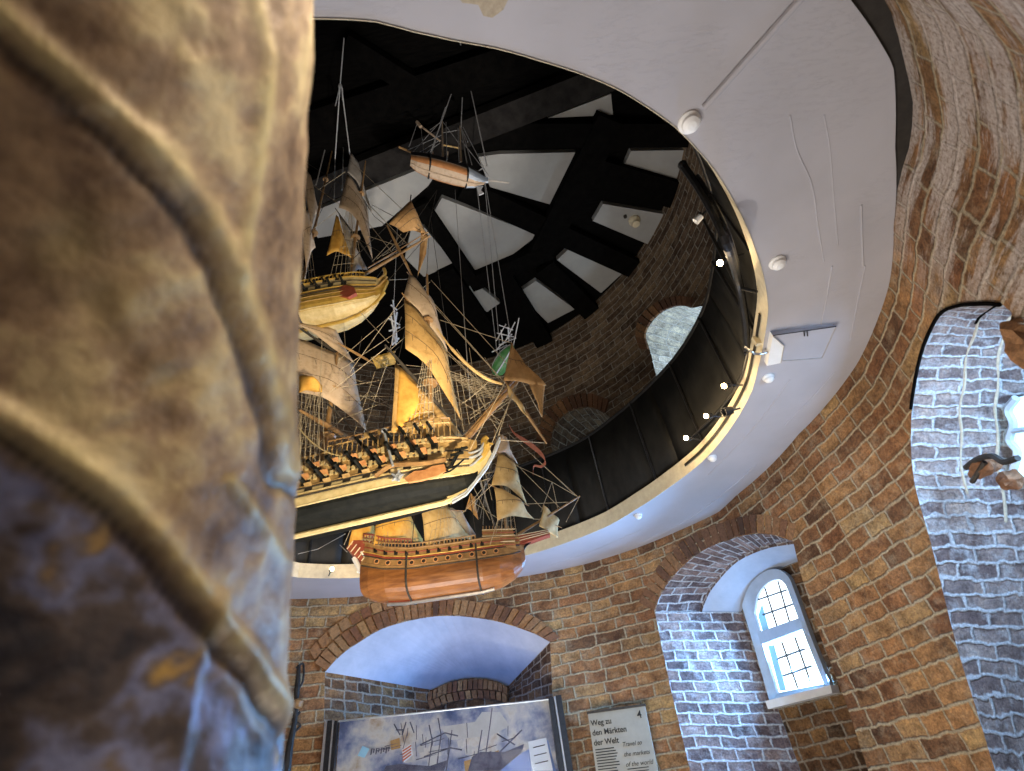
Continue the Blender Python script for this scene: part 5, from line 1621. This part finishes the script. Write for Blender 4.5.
# ------------------------------------------------------------------ bronze sculpture close to the camera
def polyline_d(p, pl):
    best, bt = 1e9, 0
    for a, b in zip(pl, pl[1:]):
        ax, ay = a; bx_, by_ = b
        dx, dy = bx_ - ax, by_ - ay
        t = max(0, min(1, ((p[0] - ax) * dx + (p[1] - ay) * dy) / (dx * dx + dy * dy)))
        d = math.hypot(p[0] - ax - t * dx, p[1] - ay - t * dy)
        sgn = (p[0] - ax) * dy - (p[1] - ay) * dx
        if d < best: best, bt = d, (1 if sgn > 0 else -1)
    return best, bt
RDG = [([(-60,-25),(0,12),(40,48),(85,88),(130,128),(175,172),(210,220),(232,262),(245,300),(262,350),(278,410),(290,470)], 12),
       ([(250,-40),(262,20),(270,60),(262,120),(258,180),(246,240),(240,275)], 7),
       ([(-60,385),(0,414),(60,452),(120,494),(160,538),(196,586),(232,632),(275,690),(300,720)], 12),
       ([(222,600),(204,650),(192,700),(182,771),(178,840)], 9),
       ([(285,560),(262,520),(230,480)], 6)]
SIL = [(-500, 352), (0, 315), (60, 313), (120, 307), (200, 304), (300, 299), (400, 297), (470, 297), (560, 293), (640, 289), (700, 286), (771, 284), (1300, 262)]
def sil(y):
    for (y0, x0), (y1, x1) in zip(SIL, SIL[1:]):
        if y0 <= y <= y1: return x0 + (x1 - x0) * (y - y0) / (y1 - y0)
    return 300
NR, NC = 230, 260
rows, cols = [], []
base_d = 0.46
for i in range(NR + 1):
    y = -160 + 1100 * i / NR
    # centre line of the mass and half width at this height
    c = at(10, y, base_d + .17)
    e = ray(sil(y), y).normalized()
    # half width so that the silhouette ray grazes the section
    rvec = (RIGHT - e * RIGHT.dot(e)).normalized()
    r = abs((c - CAM - e * (c - CAM).dot(e)).length)
    vdir = ray(10, y).normalized()
    sx = (RIGHT - vdir * RIGHT.dot(vdir)).normalized()
    row, col = [], []
    for j in range(NC + 1):
        t = 2 * pi * j / NC
        nrm = sx * math.cos(t) - vdir * math.sin(t)
        P = c + nrm * r
        row.append((P, nrm)); 
    rows.append(row)
mb = MB()
PR, CR = [], []
for row in rows:
    pr = []
    for P, nrm in row:
        q = P - CAM
        f_ = q.dot(FWD)
        if f_ > .02 and nrm.dot(q) < 0.05:
            X_, Y_ = 512 + FPX * q.dot(RIGHT) / f_, 385.5 - FPX * q.dot(UP) / f_
        else:
            X_, Y_ = 2000, 2000
        h = .003 * noise.noise(P * 9) + .002 * noise.noise(P * 24) + .0012 * noise.noise(P * 70)
        g = dk = cv = 0.0
        if X_ < 1500:
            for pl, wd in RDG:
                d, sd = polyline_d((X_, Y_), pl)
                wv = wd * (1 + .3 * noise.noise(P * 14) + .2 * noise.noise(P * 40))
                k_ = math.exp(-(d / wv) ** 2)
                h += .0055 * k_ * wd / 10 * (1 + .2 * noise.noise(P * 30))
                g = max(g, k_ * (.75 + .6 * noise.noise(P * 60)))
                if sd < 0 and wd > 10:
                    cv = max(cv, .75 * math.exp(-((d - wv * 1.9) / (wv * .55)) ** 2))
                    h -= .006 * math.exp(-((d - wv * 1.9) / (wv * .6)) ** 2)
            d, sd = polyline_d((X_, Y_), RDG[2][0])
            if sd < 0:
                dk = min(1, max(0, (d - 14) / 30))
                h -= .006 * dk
            for bx0, by0, br in ((70, 245, 36), (110, 300, 40), (60, 520, 36), (165, 380, 20)):
                d = math.hypot(X_ - bx0, Y_ - by0)
                b_ = math.exp(-(d / br) ** 2)
                h += .006 * b_ * noise.noise(P * 40)
                g = max(g, .5 * b_)
        edge = 1 if X_ < 1500 else .2
        pr.append(P + nrm * h * edge * .9)
        CR.append((g * .85, dk, cv, 1))  # ridge gold, painted shade of the field, painted crevice shade
    PR.append(pr)
mb.grid(PR)
# cap the ends
mb.add(PR[0][:-1], [tuple(range(NC))]); CR += [(0, 0, 0, 1)] * NC
foot = [V((p.x, p.y, 0.0)) for p in PR[-1]]
mb.grid([PR[-1], foot]); CR += [(0, 0, 0, 1)] * (2 * (NC + 1))
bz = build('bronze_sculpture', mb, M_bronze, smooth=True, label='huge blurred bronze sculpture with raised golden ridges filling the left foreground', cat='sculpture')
ca = bz.data.color_attributes.new('ridges_and_shade', 'FLOAT_COLOR', 'POINT')
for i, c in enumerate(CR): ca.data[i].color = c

# ------------------------------------------------------------------ light
def area(name, loc, aim, size, power, col, sy=None):
    l = bpy.data.lights.new(name, 'AREA'); l.energy = power; l.color = col; l.size = size
    if sy: l.shape = 'RECTANGLE'; l.size_y = sy
    if name.startswith('daylight'): l.spread = rad(135)
    o = bpy.data.objects.new(name, l); COL.objects.link(o)
    o.location = loc
    o.rotation_euler = (V(aim) - V(loc)).to_track_quat('-Z', 'Y').to_euler()
    return o
def point(name, loc, power, col, r=.06):
    l = bpy.data.lights.new(name, 'POINT'); l.energy = power; l.color = col; l.shadow_soft_size = r
    o = bpy.data.objects.new(name, l); COL.objects.link(o); o.location = loc
    return o
def spot(name, loc, aim, power, col, angle, blend=.5, r=.03):
    l = bpy.data.lights.new(name, 'SPOT'); l.energy = power; l.color = col; l.spot_size = rad(angle); l.spot_blend = blend; l.shadow_soft_size = r
    o = bpy.data.objects.new(name, l); COL.objects.link(o)
    o.location = loc; o.rotation_euler = (V(aim) - V(loc)).to_track_quat('-Z', 'Y').to_euler()
    return o
WARM = (1.0, .80, .56)
# daylight in the recess, the niche and the loft window
wc = wplane(785, 640, WB) - WN * .07
area('daylight_window', wc, wc - WN + WT * .3 + V((0, 0, -.3)), .36, 95, (.20, .49, 1.0), .6)
area('daylight_window.001', wplane(785, 640, WB) - WN * .06, wplane(785, 640, WB) - WN * .3 + V((0, 0, .6)), .34, 2.6, (.16, .46, 1.0), .3)
area('daylight_niche', pol(-24, 2.72, 2.35), wallpt(6, 2.2), .35, 62, (.36, .62, 1.0), .7)
la = sum(a for a, z in up1) / len(up1)
point('daylight_loft', pol(la - 3, RO + .27, 4.35), 13, (.60, .80, 1.0), .05)
point('daylight_loft.001', pol(sum(a for a, z in up2) / len(up2) + 1, RO + .3, 3.9), 3, (.60, .80, 1.0), .05)
# added unseen fill lights set low, brightening walls and the gallery from below
area('floor_fill', (CX, CY, .45), (CX, CY, 3), 1.6, 66, (1.0, .94, .88))
spot('wall_fill', pol(150, 1.2, .5), pol(68, RO, 2.3), 75, WARM, 44, .9, .08)
spot('wall_fill.001', pol(110, 1.3, .5), pol(4, RO, 2.4), 150, WARM, 50, .9, .08)
spot('wall_fill.002', pol(200, .9, .6), pol(-40, RO, 2.6), 125, (1, .90, .80), 80, .9, .08)
spot('wall_fill.003', pol(-60, 1.0, .5), pol(92, RO, 3.0), 42, WARM, 60, .9, .08)
# spotlights on the ships
spot('ship_spot', (0.1, 0.9, 1.7), B.w(.3, 0, .3), 150, (1.0, .80, .50), 50, .6, .03)
spot('ship_spot.001', (-.2, .9, 1.6), R.w(.1, 0, .2), 50, (1.0, .78, .5), 34, .6, .03)
spot('ship_spot.002', (0.2, 1.2, 2.2), T.w(.1, 0, .4), 80, (1.0, .84, .62), 44, .6, .03)
spot('ship_spot.003', (.4, 1.2, 2.6), S.w(.2, 0, .25), 130, (1.0, .92, .84), 34, .6, .03)
point('loft_fill', (CX - .4, CY + .2, 4.6), 10, (1.0, .97, .93), .15)  # added unseen fill light for the roof and upper wall
# added unseen fill lights for the sculpture, the blue one for its sheen
area('sculpture_fill', (.05, .02, 2.15), (-.3, .45, 1.7), .4, 5.6, (1.0, .90, .76))
area('blue_sheen_fill', (.2, .8, 1.2), (-.2, .4, 1.5), .3, .35, (.5, .68, 1.0))
w = bpy.data.worlds.new('world'); sc.world = w; w.use_nodes = True
w.node_tree.nodes['Background'].inputs[0].default_value = (.5, .6, .75, 1)
w.node_tree.nodes['Background'].inputs[1].default_value = .3
sc.view_settings.view_transform = 'Standard'
sc.view_settings.look = 'None'
sc.view_settings.exposure = 0.0
sc.view_settings.gamma = 1.0
sc.view_settings.use_curve_mapping = False
